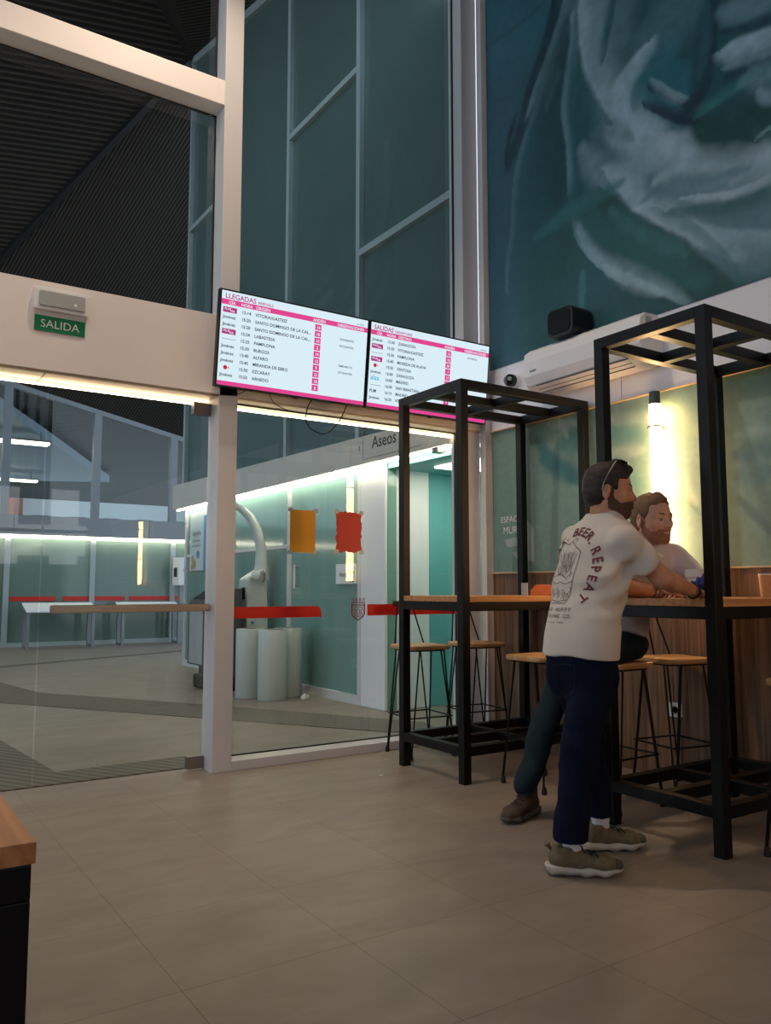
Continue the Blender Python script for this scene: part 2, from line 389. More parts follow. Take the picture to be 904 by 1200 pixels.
MURAL=[
 ([(4.98,6.1),(4.55,5.58),(3.98,5.62)],0.576,'2c616d',0.75,0),
 ([(5.03,5.66),(4.51,5.61),(4.04,5.61)],0.043,'17353d',0.35,0),
 ([(3.92,4.17),(4.1,3.65),(4.25,2.81)],0.58,'14403f',0.6,0),
 ([(3.58,3.56),(3.13,3.05),(2.78,2.74)],0.438,'123a3b',0.75,0),
 ([(4.06,5.05),(4.2,4.3),(4.23,3.6)],0.399,'17464b',0.7,0),
 ([(3.85,5.59),(3.74,4.97),(3.53,4.42),(3.2,3.96),(2.79,3.58),(2.32,3.3)],0.541,'4b6a72',0.85,0),
 ([(2.33,3.12),(2.67,3.25),(3.01,3.6)],0.46,'526f79',0.8,0),
 ([(3.2,3.94),(2.74,3.68),(2.31,3.45)],0.366,'6f8991',0.8,0),
 ([(3.07,4.6),(3.18,4.48),(2.99,4.23)],0.346,'22606a',0.85,0),
 ([(3.27,4.78),(3.06,4.79),(2.78,4.83)],0.4,'466a73',0.8,0),
 ([(3.38,5.28),(3.48,5.05),(3.54,4.83)],0.307,'56757e',0.7,0),
 ([(4.0,5.69),(4.17,5.32),(4.36,4.95),(4.61,4.51)],0.18,'122f38',0.9,-1),
 ([(3.93,5.54),(4.1,5.26),(4.21,5.06),(4.38,4.8)],0.109,'587880',0.8,-1),
 ([(4.06,5.18),(4.27,4.83),(4.5,4.43),(4.65,3.48)],0.063,'4c6d74',0.7,-1),
 ([(3.89,5.31),(4.02,5.03),(4.15,4.76)],0.093,'5b7b83',0.65,1),
 ([(3.89,5.36),(3.99,4.93),(4.0,4.46),(3.95,3.99),(3.87,3.62),(3.69,3.34),(3.46,3.15)],0.077,'678991',0.85,-1),
 ([(3.94,5.26),(4.03,4.88),(4.06,4.46),(4.02,4.02)],0.262,'123c42',0.8,1),
 ([(3.8,4.96),(3.83,4.53),(3.81,4.13),(3.93,3.88)],0.276,'184a50',0.85,0),
 ([(3.77,4.11),(3.87,3.86),(3.78,3.63)],0.213,'1a4d50',0.7,0),
 ([(3.81,5.51),(3.8,5.13),(3.74,4.8),(3.58,4.45),(3.42,4.18)],0.19,'839ca5',0.95,-1),
 ([(3.59,5.37),(3.63,5.12),(3.68,4.86),(3.66,4.68)],0.163,'6d8892',0.8,0),
 ([(3.47,5.29),(3.53,5.02),(3.61,4.82)],0.074,'1d4c53',0.85,1),
 ([(3.27,4.72),(3.45,4.63),(3.52,4.51),(3.42,4.25),(3.19,4.07)],0.207,'8aa4ad',0.9,-1),
 ([(3.17,4.55),(3.33,4.5),(3.36,4.36)],0.154,'2c6168',0.6,-1),
 ([(3.53,4.28),(3.24,4.07),(2.86,3.9),(2.53,3.68),(2.31,3.51)],0.215,'93a7af',0.95,1),
 ([(3.73,4.31),(3.56,4.29),(3.4,4.14)],0.134,'4a666f',0.6,0),
 ([(3.83,4.25),(3.63,3.99),(3.43,3.95)],0.207,'6b868f',0.75,0),
 ([(3.63,4.02),(3.44,3.77),(3.21,3.51),(2.94,3.25),(2.68,3.04)],0.146,'8da2ac',0.9,-1),
 ([(3.29,4.05),(3.38,3.91),(3.36,3.74)],0.234,'7e97a0',0.65,0),
 ([(3.2,3.76),(3.01,3.74),(2.74,3.64)],0.11,'9cafb6',0.5,0),
 ([(3.11,3.52),(2.88,3.45),(2.63,3.41),(2.32,3.36)],0.112,'1b4d50',0.75,1),
 ([(3.02,3.57),(2.79,3.5),(2.6,3.47),(2.31,3.45)],0.056,'93a6af',0.75,1),
 ([(3.31,3.68),(3.11,3.72),(2.87,3.64),(2.58,3.57)],0.075,'3a666b',0.55,0),
 ([(3.07,3.43),(2.84,3.28),(2.56,3.16),(2.33,3.09)],0.15,'7c949f',0.75,1),
 ([(2.85,3.14),(2.64,3.05),(2.34,2.96)],0.202,'56737d',0.7,0),
 ([(3.21,3.59),(2.89,3.28),(2.65,2.95)],0.095,'2e5a60',0.5,1),
 ([(3.63,3.88),(3.37,3.54),(3.08,3.26),(2.81,2.99),(2.69,2.81)],0.24,'113c3c',0.95,1),
 ([(3.84,3.8),(3.58,3.56),(3.22,3.25),(2.9,2.97)],0.224,'1b5052',0.8,0),
 ([(3.88,3.72),(3.76,3.44),(3.54,3.25),(3.23,3.04),(3.02,2.87)],0.106,'6f8c96',0.8,-1),
 ([(3.65,3.35),(3.43,3.19),(3.18,3.02)],0.081,'8399a3',0.6,1),
 ([(3.58,3.74),(3.32,3.46),(3.03,3.2)],0.114,'2f6266',0.6,0),
 ([(3.27,4.31),(3.11,4.15),(2.9,4.01),(2.73,3.86),(2.53,3.7)],0.082,'142c3a',0.95,-1),
 ([(3.24,4.41),(3.08,4.25),(2.96,4.15)],0.051,'132c35',0.9,-1),
 ([(3.21,4.46),(3.06,4.28),(2.95,4.2)],0.056,'86a0aa',0.6,1),
 ([(2.71,4.83),(2.74,4.47),(2.82,4.2),(2.95,4.1)],0.162,'15303b',0.95,1),
 ([(2.78,4.83),(2.8,4.5),(2.87,4.29)],0.087,'2b5962',0.6,0),
 ([(2.67,4.18),(2.51,4.19),(2.28,4.17)],0.123,'163440',0.9,0),
 ([(2.88,4.04),(2.64,4.08),(2.47,4.09)],0.073,'2f6a67',0.85,-1),
 ([(2.86,3.95),(2.61,3.82),(2.29,3.8)],0.308,'123f3c',0.95,0),
 ([(2.53,3.71),(2.41,3.73),(2.3,3.74)],0.025,'6b8c8e',0.8,0),
 ([(2.57,4.11),(2.47,4.08),(2.29,3.97)],0.152,'5d7e86',0.9,0),
 ([(2.48,3.99),(2.44,3.93),(2.29,3.84)],0.08,'7d98a2',0.7,0),
 ([(2.68,4.62),(2.49,4.52),(2.26,4.47)],0.175,'5f7e88',0.85,0),
 ([(2.68,4.37),(2.52,4.35),(2.27,4.28)],0.154,'8fa7b1',0.9,1),
 ([(2.68,4.49),(2.5,4.42),(2.27,4.38)],0.062,'183742',0.85,0),
 ([(2.69,4.26),(2.53,4.22),(2.28,4.15)],0.051,'6c8b92',0.6,0),
 ([(3.85,3.37),(3.87,3.07)],0.055,'356d73',0.6,0),
 ([(4.33,3.81),(3.93,3.87),(3.49,3.89)],0.114,'2a6061',0.7,0),
 ([(4.5,4.87),(4.58,4.72),(4.63,4.52)],0.064,'0f2c33',0.85,0),
]
LOWER=[  # artwork strokes, with diagonal shadows painted in as dark strokes
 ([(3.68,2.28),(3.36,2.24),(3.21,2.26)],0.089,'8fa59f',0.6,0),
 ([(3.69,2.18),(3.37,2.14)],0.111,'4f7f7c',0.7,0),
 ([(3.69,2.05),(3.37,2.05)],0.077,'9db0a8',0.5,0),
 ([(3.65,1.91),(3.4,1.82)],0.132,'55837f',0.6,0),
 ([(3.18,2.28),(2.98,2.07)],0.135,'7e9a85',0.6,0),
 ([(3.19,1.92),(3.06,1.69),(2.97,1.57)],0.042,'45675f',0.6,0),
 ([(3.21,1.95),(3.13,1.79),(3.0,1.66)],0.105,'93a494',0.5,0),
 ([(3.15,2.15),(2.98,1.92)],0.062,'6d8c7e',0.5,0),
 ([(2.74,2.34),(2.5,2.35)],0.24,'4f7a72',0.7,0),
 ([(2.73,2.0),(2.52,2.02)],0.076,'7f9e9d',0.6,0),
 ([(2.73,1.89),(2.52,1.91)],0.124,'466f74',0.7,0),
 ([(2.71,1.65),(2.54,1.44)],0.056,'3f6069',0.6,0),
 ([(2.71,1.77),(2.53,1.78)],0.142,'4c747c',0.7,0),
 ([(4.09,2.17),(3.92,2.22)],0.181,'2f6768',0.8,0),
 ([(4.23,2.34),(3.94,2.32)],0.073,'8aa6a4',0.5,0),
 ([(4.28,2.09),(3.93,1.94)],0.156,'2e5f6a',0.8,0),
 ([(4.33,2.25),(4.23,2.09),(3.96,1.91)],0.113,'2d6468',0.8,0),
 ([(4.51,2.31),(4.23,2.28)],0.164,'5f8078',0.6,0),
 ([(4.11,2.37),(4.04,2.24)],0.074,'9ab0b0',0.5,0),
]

fine = list(np.arange(2.1, 4.861, .0125))
def bgsplit(c, yy, zz):
    f = np.clip((yy-4.15+(zz-4)*.05)/.5, 0, 1)[..., None]
    c = c*(1-f)+np.array(lin('2c525f'))*f
    return c
painted_wall('wall_right_mural', 4.22, list(np.linspace(-7, 2.0, 40))+fine, list(np.arange(2.885, 6.6, .0135)), '1f4a51', MURAL, 1.0, .6, 1.5, extra=bgsplit)
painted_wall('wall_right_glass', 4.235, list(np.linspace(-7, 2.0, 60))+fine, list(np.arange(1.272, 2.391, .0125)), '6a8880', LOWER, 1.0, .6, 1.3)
struct(MB().box(4.215, 4.3, -7, 4.86, 2.384, 2.392).build('trim_2', 'cream'))
struct(MB().box(4.17, 4.3, 4.86, 4.92, 0, 6.6).build('trim_3', 'beam'))      # jamb strip at the corner

# glass front: posts, beams, panes
YF = 4.91
struct(MB().box(1.955, 2.085, YF, 5.09, 0, 6.6).build('trim_4', 'frame_white', bevel=.004))
struct(MB().box(4.03, 4.19, 4.95, 5.12, 0, 6.6).build('trim_5', 'frame_white', bevel=.004))
beam = MB().box(-9, 4.3, YF, 5.27, 2.405, 2.93)
struct(beam.build('wall_front_beam', 'beam'))
so = MB()
for i in range(12): so.box(-9+i*1.1, -9+i*1.1+1.094, 4.93, 5.2, 2.392, 2.405)
struct(so.build('trim_6', 'brass'))
hb = MB().box(-9, 1.955, YF, 5.09, 4.385, 4.56)
struct(hb.build('trim_7', 'beam', bevel=.004))
struct(MB().box(2.085, 4.03, YF, 5.10, 0, .06).build('baseboard_front', 'frame_white', bevel=.003))
for n, (x0, x1, z0, z1) in enumerate([(-9, 1.955, 2.93, 4.385), (-9, 1.955, 4.56, 6.6), (2.085, 4.03, 2.93, 6.6), (2.085, 4.03, .06, 2.392)]):
    w = struct(MB().box(x0, x1, 5.064, 5.076, z0, z1).build('window_%d' % (n+1), 'glass'))
    g = .008
    r = MB()
    for a in ((x0, x0+g, z0, z1), (x1-g, x1, z0, z1), (x0+g, x1-g, z0, z0+g), (x0+g, x1-g, z1-g, z1)):
        r.box(a[0], a[1], 5.06, 5.08, a[2], a[3])
    r.build('gasket', 'blackp', w)
# glass doors: the leaf by the post (slightly left of it another pane)
d1 = struct(MB().box(.945, 1.94, 5.064, 5.076, .02, 2.375).build('door_1', 'glass', bevel=.001))
MB().box(1.845, 1.95, 5.045, 5.095, .012, .088).build('floor_hinge', 'patch', d1, bevel=.003)
MB().box(1.835, 1.955, 5.045, 5.095, 2.285, 2.365).build('top_hinge', 'patch', d1, bevel=.003)
h = MB().box(.985, 1.945, 4.975, 5.0, 1.003, 1.05).build('push_bar', 'steel', d1, bevel=.003)
hb_ = MB()
for x in (1.06, 1.88): hb_.box(x-.015, x+.015, 5.0, 5.066, 1.012, 1.04)
hb_.build('bar_bracket', 'patch', h)
struct(MB().box(-.4, .935, 5.064, 5.076, .02, 2.385).build('door_2', 'glass', bevel=.001))
struct(MB().box(-9, -.41, 5.064, 5.076, 0, 2.385).build('window_5', 'glass', bevel=.001))
tag(MB().box(-9, 4.2, 5.118, 5.136, 2.366, 2.378).build('led_strip', 'led', origin=(-2.4, 5.13, 2.37)), 'warm white light strip along the underside of the entrance beam', 'light strip')

# back of the room, behind the viewpoint: piers and a lintel around open shopfront windows
bk = MB(); bk.box(-7, 4.3, -6.3, -6, 3.05, 6.6); bk.box(-7, 4.3, -6.3, -6, 0, 1.6)
for x in (-6.8, -3.4, 0, 4.05): bk.box(x-.2, x+.2, -6.3, -6, 1.6, 3.05)
struct(bk.build('wall_back', 'walldark'))
mb = MB()
for x in (-5.1, -1.7, 1.6): mb.box(x-.04, x+.04, -6.2, -6.1, 1.6, 3.05)
mb.box(-7, 4.3, -6.2, -6.1, 2.2, 2.26)
struct(mb.build('trim_8', 'dgrey'))
lw = MB(); lw.box(-7.2, -7, -6, 5.0, 0, 2.5); lw.box(-7.2, -7, -6, 5.0, 6.3, 6.6)
for y in (-5.9, -2.2, 1.5, 4.8): lw.box(-7.2, -7, y-.12, y+.12, 2.5, 6.3)
struct(lw.build('wall_left', 'walldark'))

# ------------------------------------------------------------------ hall beyond the glass
XW = 4.3
struct(MB().box(XW, XW+.1, 6.45, 12.0, 0, 2.36).build('wall_hall', 'teal'))
up = MB().hexa([(XW,5.3,2.66),(XW+.1,5.3,2.66),(XW+.1,12.1,2.66),(XW,12.1,2.66),(XW,5.3,8.0),(XW+.1,5.3,8.0),(XW+.1,12.1,9.68),(XW,12.1,9.68)])
struct(up.build('wall_hall_upper', 'teal_up'))
mu = MB()
for y, z in ((5.33, 8.05), (6.93, 8.4), (8.57, 8.8), (12.06, 9.66)): mu.box(XW-.06, XW, y-.035, y+.035, 2.66, z)
mu.bar((XW-.03, 5.3, 8.0), (XW-.03, 12.1, 9.68), .06, .12)
mu.box(XW-.06, XW, 5.37, 6.9, 4.57, 4.64)
mu.box(XW-.06, XW, 6.96, 8.54, 6.62, 6.69)
mu.box(XW-.06, XW, 10.55, 12.03, 6.77, 6.84); mu.box(XW-.06, XW, 10.48, 10.55, 2.66, 9.2)
struct(mu.build('trim_9', 'mullion'))
ml = MB()
for y in (6.93, 8.5, 10.2, 11.97): ml.box(XW-.03, XW, y-.03, y+.03, 0, 2.36)
ml.box(XW-.026, XW, 6.9, 12.0, 0, .09); ml.box(XW-.02, XW, 8.53, 11.94, 1.62, 1.66)
struct(ml.build('trim_10', 'frame_white'))
struct(MB().box(XW-.03, XW+.5, 6.46, 6.9, 0, 2.36).build('trim_11', 'white', bevel=.01))
fa = MB()
for a, b in ((5.3, 6.9), (6.905, 8.9), (8.905, 10.6), (10.605, 12.25)): fa.hexa([(4.15,a,2.36),(4.3,a,2.36),(4.3,b,2.36),(4.15,b,2.36),(4.15,a,2.61+(a-5.3)*.018),(4.3,a,2.66+(a-5.3)*.018),(4.3,b,2.66+(b-5.3)*.018),(4.15,b,2.61+(b-5.3)*.018)])
fas = struct(fa.build('wall_hall_fascia', 'fasc'))
struct(MB().box(4.165, 4.6, 12.0, 12.25, 2.36, 2.7).build('wall_hall_fascia_end', 'fasc'))
tag(MB().box(4.2, 4.24, 5.3, 12.2, 2.345, 2.362).build('led_strip', 'ledc', origin=(4.22, 8.7, 2.35)), 'white light strip under the fascia of the restroom block', 'light strip')
tag(MB().box(4.12, 4.2, 5.42, 5.5, 2.3, 2.345).build('motion_sensor', 'patch', origin=(4.16, 5.46, 2.3)), 'small dark sensor under the fascia beside the entrance', 'sensor')
# lettering on the fascia
le = MB().text('Aseos', (4.147, 6.50, 2.49), -Y, Z, .17)
lo = le.build('sign_lettering', 'ink', origin=(4.147, 6.2, 2.5))
tag(lo, 'dark word Aseos on the grey fascia under the screens', 'lettering')
fr = MB()
for a, b, c, d in ((6.66, 6.662, 2.40, 2.6), (5.7, 6.66, 2.40, 2.403), (6.73, 6.74, 2.5, 2.55)): fr.box(4.147, 4.15, a, b, c, d)
fr.build('outline', 'ink', lo)
# recess with turquoise doors
struct(MB().box(5.35, 5.45, 4.9, 9.5, 0, 2.4).build('wall_restroom', 'tealwall'))
struct(MB().box(4.83, 5.4, 6.5, 6.56, 0, 2.36).build('wall_restroom_side', 'tealwall'))
struct(MB().box(4.3, 5.4, 5.3, 6.5, 2.3, 2.36).build('ceiling_restroom', 'tealwall'))
dd = struct(MB().box(5.31, 5.35, 5.35, 5.95, 0, 1.95).build('door_3', 'tealdoor', bevel=.003))
MB().tube([(5.3, 5.42, 1.0), (5.27, 5.42, 1.0), (5.27, 5.52, 1.0)], .01).build('door_handle', 'steel', dd)
MB().box(5.32, 5.35, 5.25, 6.05, 1.95, 2.0).build('door_head', 'dgrey', dd)
struct(MB().box(4.5, 5.45, 5.2, 5.3, 0, 2.4).build('wall_restroom_near', 'tealwall'))
rl = MB().box(4.6, 5.1, 5.5, 6.1, 2.285, 2.3).build('added_panel_light', emat('added_panel_glow', '#fff1dc', 9), origin=(4.85, 5.8, 2.29))  # unseen glowing panel added to brighten the recess
tag(rl, 'square glowing panel added to brighten the turquoise restroom recess', 'light')
# far wing
struct(MB().box(-14, 14, 17.55, 17.7, 0, 2.2).build('wall_far', 'teal_far'))
ff = MB()
for i in range(10): ff.box(-13.5+i*2.7, -13.5+i*2.7+2.69, 17.4, 17.7, 2.22, 2.61)
struct(ff.build('wall_far_fascia', 'grey'))
tag(MB().box(-13.5, 13, 17.42, 17.5, 2.16, 2.215).build('led_strip', 'ledf', origin=(0, 17.45, 2.17)), 'white light strip under the fascia of the far facade', 'light strip')
fm = MB()
for x in (-12, -9.5, -7, -4.5, -2, 1.1, 2.62, 4.26, 5.97, 8, 10): fm.box(x-.05, x+.05, 17.48, 17.56, 0, 2.2)
fm.box(-13.5, 13, 17.49, 17.56, 0, .08)
struct(fm.build('trim_12', 'mullion'))
um = MB()
zb = lambda x: 5.252-.214*(x-2.58)
for x in (-9, -6, -3, -.5, 2.52, 4.27, 5.93, 6.5, 8.2): um.box(x-.075, x+.075, 17.45, 17.6, 2.6, zb(x))
um.bar((-9, 17.52, zb(-9)), (9, 17.52, zb(9)), .12, .13)
struct(um.build('trim_13', 'mullion_d'))
w = struct(MB().hexa([(-9,17.52,2.6),(9,17.52,2.6),(9,17.53,2.6),(-9,17.53,2.6),(-9,17.52,zb(-9)),(9,17.52,zb(9)),(9,17.53,zb(9)),(-9,17.53,zb(-9))]).build('window_6', 'glass'))
# stripes on the far glass
for k, (a, b) in enumerate(((2.7, 3.55), (3.7, 4.95), (5.05, 6.4), (.2, 2.5))):
    tag(MB().box(a, b, 17.53, 17.55, .9, .99).build('safety_stripe', 'red', origin=((a+b)/2, 17.54, .9)), 'red stripe segment across the glass of the far facade', 'stripe', 'red stripes on the far facade')
# folded corrugated hall roof
N_ = (4.25, 12.1, 9.75)
def facet(name, pts, m):
    c = sum((Vector(p) for p in pts), Vector())/len(pts)
    n = (Vector(pts[1])-Vector(pts[0])).cross(Vector(pts[2])-Vector(pts[0])).normalized()
    if n.z < 0: n = -n
    k = len(pts); vs = list(pts)+[Vector(p)+n*.12 for p in pts]
    return struct(MB().add(vs, [tuple(range(k)), tuple(range(k, 2*k))]+[(i, (i+1) % k, k+(i+1) % k, k+i) for i in range(k)]).build(name, m))
L1 = (.8, 17.5, 5.63)
facet('ceiling_hall', [N_, L1, (9, 17.5, 3.88), (9, 12.1, 8.6)], 'ceil')
facet('ceiling_hall_left', [N_, (2.0, 10.6, 11.1), (-12, 6.5, 11.5), (-12, 17.5, 8.0), L1], 'ceil2')
facet('ceiling_hall_near', [N_, (2.0, 10.6, 11.1), (0, 5.2, 9.6), (4.3, 5.2, 8.1)], 'ceil')
rd = MB()
for a, b in ((N_, L1), (N_, (2.0, 10.6, 11.1))): rd.bar(a, b, .12, .1)
struct(rd.build('trim_14', 'blackp'))
# exterior canopies past the far glazing
struct(MB().prism([(1.0, 17.8), (2.3, 19.4), (2.737, 20.25), (4.64, 24.23), (8.36, 32.2), (3, 34.8), (-8, 34.8), (-8, 17.8)], (0, 0, 5.3), X, Y, .25).build('canopy_grey_slab', 'canopyg'))
struct(MB().prism([(-8, 17.8), (16, 17.8), (22, 44), (-8, 44)], (0, 0, 5.7), X, Y, .25).build('canopy_dark_roof', 'canopyd'))
for i, (x, y) in enumerate(((1.2, 24.0), (2.6, 27.5), (4.6, 31.0), (3.4, 22.8))):
    t = thing('canopy_light', 'long light fitting under the bus platform canopy beyond the far glazing', 'light', (x, y, 4.95), 'light fittings under the platform canopy')
    MB().box(x-.9, x+.9, y-.17, y+.17, 4.95, 5.0).build('diffuser', 'ledf', t); MB().box(x-.95, x+.95, y-.2, y+.2, 5.0, 5.04).build('housing', 'grey', t)
    for dx in (-.7, .7): MB().box(x+dx-.01, x+dx+.01, y-.01, y+.01, 5.04, 5.3).build('hanger', 'grey', t)
# tactile paving in the hall
tp = MB()
def plate(pts): tp.prism(pts, (0, 0, 0), X, Y, .006)
plate([(1.06, 5.14), (1.99, 5.14), (1.99, 5.5), (1.15, 5.47), (1.03, 6.84), (.4, 6.9), (.4, 5.14)])
struct(tp.build('tactile_paving', 'tactile'))
tp = MB(); plate([(1.35, 9.06), (2.71, 6.99), (3.66, 5.54), (4.05, 5.2), (4.2, 5.75), (4.0, 6.08), (3.02, 7.8), (1.83, 9.7), (1.63, 11.0), (.9, 12.4), (.2, 12.4)])
struct(tp.build('tactile_paving_band', 'tactile'))
tp = MB(); plate([(-2, 11.5), (1.94, 13.1), (5.25, 14.65), (5.25, 14.85), (1.94, 13.32), (-2, 11.7)])
struct(tp.build('tactile_paving_far', 'tactile'))

# ================================================================== furniture
def pergola_table(label, x0, x1, y0, y1):
    t = thing('pergola_table', label, 'table', ((x0+x1)/2, (y0+y1)/2, 0), 'tall bar tables with cage frames')
    p = .055; zt = 2.43
    for x in (x0, x1-p):
        for y in (y0, y1-p): MB().box(x, x+p, y, y+p, 0, zt).build('post', 'black', t, bevel=.003)
    tf = MB(); xm, ym = (x0+x1)/2-p/2, (y0+y1)/2-p/2
    def ring(mb, za, zb_, mids=True):
        for y in (y0, y1-p): mb.box(x0+p, x1-p, y, y+p, za, zb_)
        for x in (x0, x1-p): mb.box(x, x+p, y0+p, y1-p, za, zb_)
        if mids:
            mb.box(xm, xm+p, y0+p, y1-p, za, zb_)
            mb.box(x0+p, xm, ym, ym+p, za, zb_); mb.box(xm+p, x1-p, ym, ym+p, za, zb_)
    ring(tf, zt-p, zt); tf.build('top_frame', 'black', t, bevel=.003)
    bf = MB(); ring(bf, .16, .215); bf.build('base_frame', 'black', t, bevel=.003)
    ap = MB(); ring(ap, 1.01, 1.065, False); ap.build('apron', 'black', t, bevel=.003)
    q = p+.001
    poly = [(x0+q, y0), (x1-q, y0), (x1-q, y0+q), (x1, y0+q), (x1, y1-q), (x1-q, y1-q), (x1-q, y1), (x0+q, y1), (x0+q, y1-q), (x0, y1-q), (x0, y0+q), (x0+q, y0+q)]
    MB().prism(poly, (0, 0, 1.066), X, Y, .034).build('tabletop', 'tabletop', t, bevel=.002)
    return t
pergola_table('tall black cage-framed bar table nearest the entrance glass', 3.07, 4.19, 3.80, 4.475)
pergola_table('tall black cage-framed bar table where the two men lean, under the glowing tube lamp', 3.165, 4.19, 2.17, 2.825)

def make_stool():
    t = thing('bar_stool', 'x', 'stool')
    h, r = .17, .15
    sm = MB().rbox((0, 0, .725), X, Y, Z, (.345, .345, .028), .07, 6)
    sm.build('seat', 'seat', t, smooth=True, bevel=.006)
    for sx in (-1, 1):
        for sy in (-1, 1):
            fx, fy = sx*(r+.02), sy*(r+.02); lg = MB()
            lg.tube([(sx*.145, sy*.085, .724), (fx, fy, .03)], .0055, 6)
            lg.tube([(sx*.085, sy*.145, .724), (fx+.004, fy-.004, .03)], .0055, 6)
            lo = lg.build('leg', 'black', t)
            MB().lathe([(.014, 0), (.016, .012), (.011, .04)], (fx, fy, 0), 10).build('rubber_foot', 'rubber', lo)
    fr = MB(); z = .27; e = .162
    for a, b in (((-e, -e), (e, -e)), ((e, -e), (e, e)), ((e, e), (-e, e)), ((-e, e), (-e, -e))): fr.tube([(*a, z), (*b, z)], .0055, 6)
    fr.build('footrest', 'black', t)
    bs = MB().rbox((0, 0, .714), X, Y, Z, (.29, .29, .008), .05, 4); bs.build('seat_plate', 'black', t)
    for i, x in enumerate((-.1, 0, .1)):
        MB().tube([(x*1.2, .15, .745), (x*.62, .225, 1.03)], .0055, 6).build('back_rod', 'black', t)
    bk = MB(); n = 10
    vs = []
    for i in range(n+1):
        a = -1+2*i/n; x = a*.105; y = .228-.02*a*a
        for (dy, z) in ((-.009, 1.015), (.009, 1.015), (.009, 1.058), (-.009, 1.058)): vs.append((x, y+dy, z))
    fs = [(i*4+k, i*4+(k+1) % 4, i*4+4+(k+1) % 4, i*4+4+k) for i in range(n) for k in range(4)]+[(0, 1, 2, 3), (n*4, n*4+3, n*4+2, n*4+1)]
    bk.add(vs, fs); bk.build('backrest', 'slab', t, smooth=True, bevel=.003)
    return t
st0 = make_stool()
STOOLS = [
 (3.405, 4.70, -6, 'wire bar stool by the glass, standing at the end nearest the red-sheeted pane'),
 (3.92, 4.70, -8, 'wire bar stool by the glass, next to the white corner column'),
 (3.48, 3.56, 180, 'wire bar stool before the table by the glass, left of the standing man'),
 (3.49, 3.04, 0, 'wire bar stool the seated man sits on'),
 (4.02, 3.05, -10, 'empty wire bar stool right of the seated man, in front of the wall socket'),
 (3.53, 1.93, 180, 'wire bar stool cut off by the right edge of the photo'),
]
for i, (x, y, r, lb) in enumerate(STOOLS):
    s = st0 if i == 0 else copy_tree(st0)
    s.location = (x, y, 0); s.rotation_euler = (0, 0, math.radians(r)); tag(s, lb, 'stool', 'wire bar stools at the cage tables')

# foreground table, lower left
t = thing('wooden_table', 'wood-topped black table cut off at the lower left corner', 'table', (-.1, 2.0, 0))
x0, x1, y0, y1 = -.43, .27, 1.4, 2.6
MB().box(x0, x1, y0, y1, .716, .75).build('tabletop', 'endtable', t, bevel=.003)
for x in (x0+.005, x1-.06):
    for y in (y0+.005, y1-.06): MB().box(x, x+.055, y, y+.055, 0, .66).build('leg', 'black', t, bevel=.003)
ap = MB()
for y in (y0+.005, y1-.06): ap.box(x0+.005, x1-.005, y, y+.055, .66, .715)
for x in (x0+.005, x1-.06): ap.box(x, x+.055, y0+.06, y1-.06, .66, .715)
ap.build('apron', 'black', t, bevel=.003)

# ================================================================== things on tables
def at(*p): return Vector(p)
t = thing('napkin_holder', 'orange card napkin holder on the table by the glass, beside a cage post', 'napkin holder', (3.95, 4.02, 1.10))
MB().prism([(-.09, 0), (.09, 0), (.09, .035), (.055, .075), (-.045, .075), (-.09, .03)], (3.95-.0, 4.035, 1.10), Vector((.9, -.43, 0)), Z, .03).build('card', 'orange', t, bevel=.004)
MB().prism([(-.02, .038), (.0, .062), (.012, .048), (.02, .056), (.035, .038), (.028, .038), (.018, .047), (.008, .04), (0, .05), (-.012, .038)], (3.949, 4.0335, 1.10), Vector((.9, -.43, 0)), Z, .001).build('mountain_mark', 'cream', t)
MB().text('menú', (3.949-.025, 4.034+.012, 1.118), Vector((.9, -.43, 0)), Z, .022).build('card_text', 'cream', t)
MB().box(3.84, 3.845, 4.06, 4.12, 1.10, 1.185).build('clear_holder', 'lgrey', t)

b = MB()
c = thing('folded_cloth', 'dark blue folded cloth on the table before the white box, by the men\'s hands', 'cloth', (3.44, 2.38, 1.10))
P0 = Vector((3.335, 2.43, 1.10))
for i in range(3):
    pts = [(P0.x+.015*i+u*.13, P0.y-.022*i-.03*u, 1.111+.09*(1-abs(2*u-.6))**2*(.8 if u < .8 else .6)+.018*i) for u in [k/8 for k in range(9)]]
    b.tube(pts, [.010+.010*math.sin(math.pi*k/8) for k in range(9)], 8)
b.build('fabric', 'blue', c, smooth=True)
c2 = thing('paper_box', 'small white paper box on the table at the seated man\'s elbow', 'box', (3.50, 2.46, 1.10))
MB().box(3.42, 3.575, 2.435, 2.50, 1.10, 1.20).build('carton', 'paperw', c2, bevel=.003)
MB().box(3.416, 3.579, 2.431, 2.504, 1.20, 1.24).build('carton_lid', 'paperw', c2, bevel=.003)
c3 = thing('paper_cup', 'ribbed kraft paper cup at the right edge on the near bar table', 'cup', (4.10, 2.50, 1.10))
pr = []
for k in range(17): pr.append((.030+.008*k/16+(.0022 if k % 2 else 0), .12*k/16))
MB().lathe(pr, (4.10, 2.50, 1.10), 22).build('cup_body', 'cup', c3, smooth=True)
MB().lathe([(.0405, .118), (.0415, .122), (.0405, .127), (.036, .127)], (4.10, 2.50, 1.10), 22).build('rim', 'paperw', c3, smooth=True)
MB().tube([(3.15+.02, 2.30, 1.104), (3.19, 2.33, 1.115), (3.21, 2.32, 1.104), (3.23, 2.345, 1.106)], [.004, .008, .007, .003], 6).build('paper_scrap', 'paperw', None, origin=(3.19, 2.32, 1.1))
tag(bpy.data.objects['paper_scrap'], 'twisted straw wrapper on the table under the standing man\'s hands', 'wrapper')

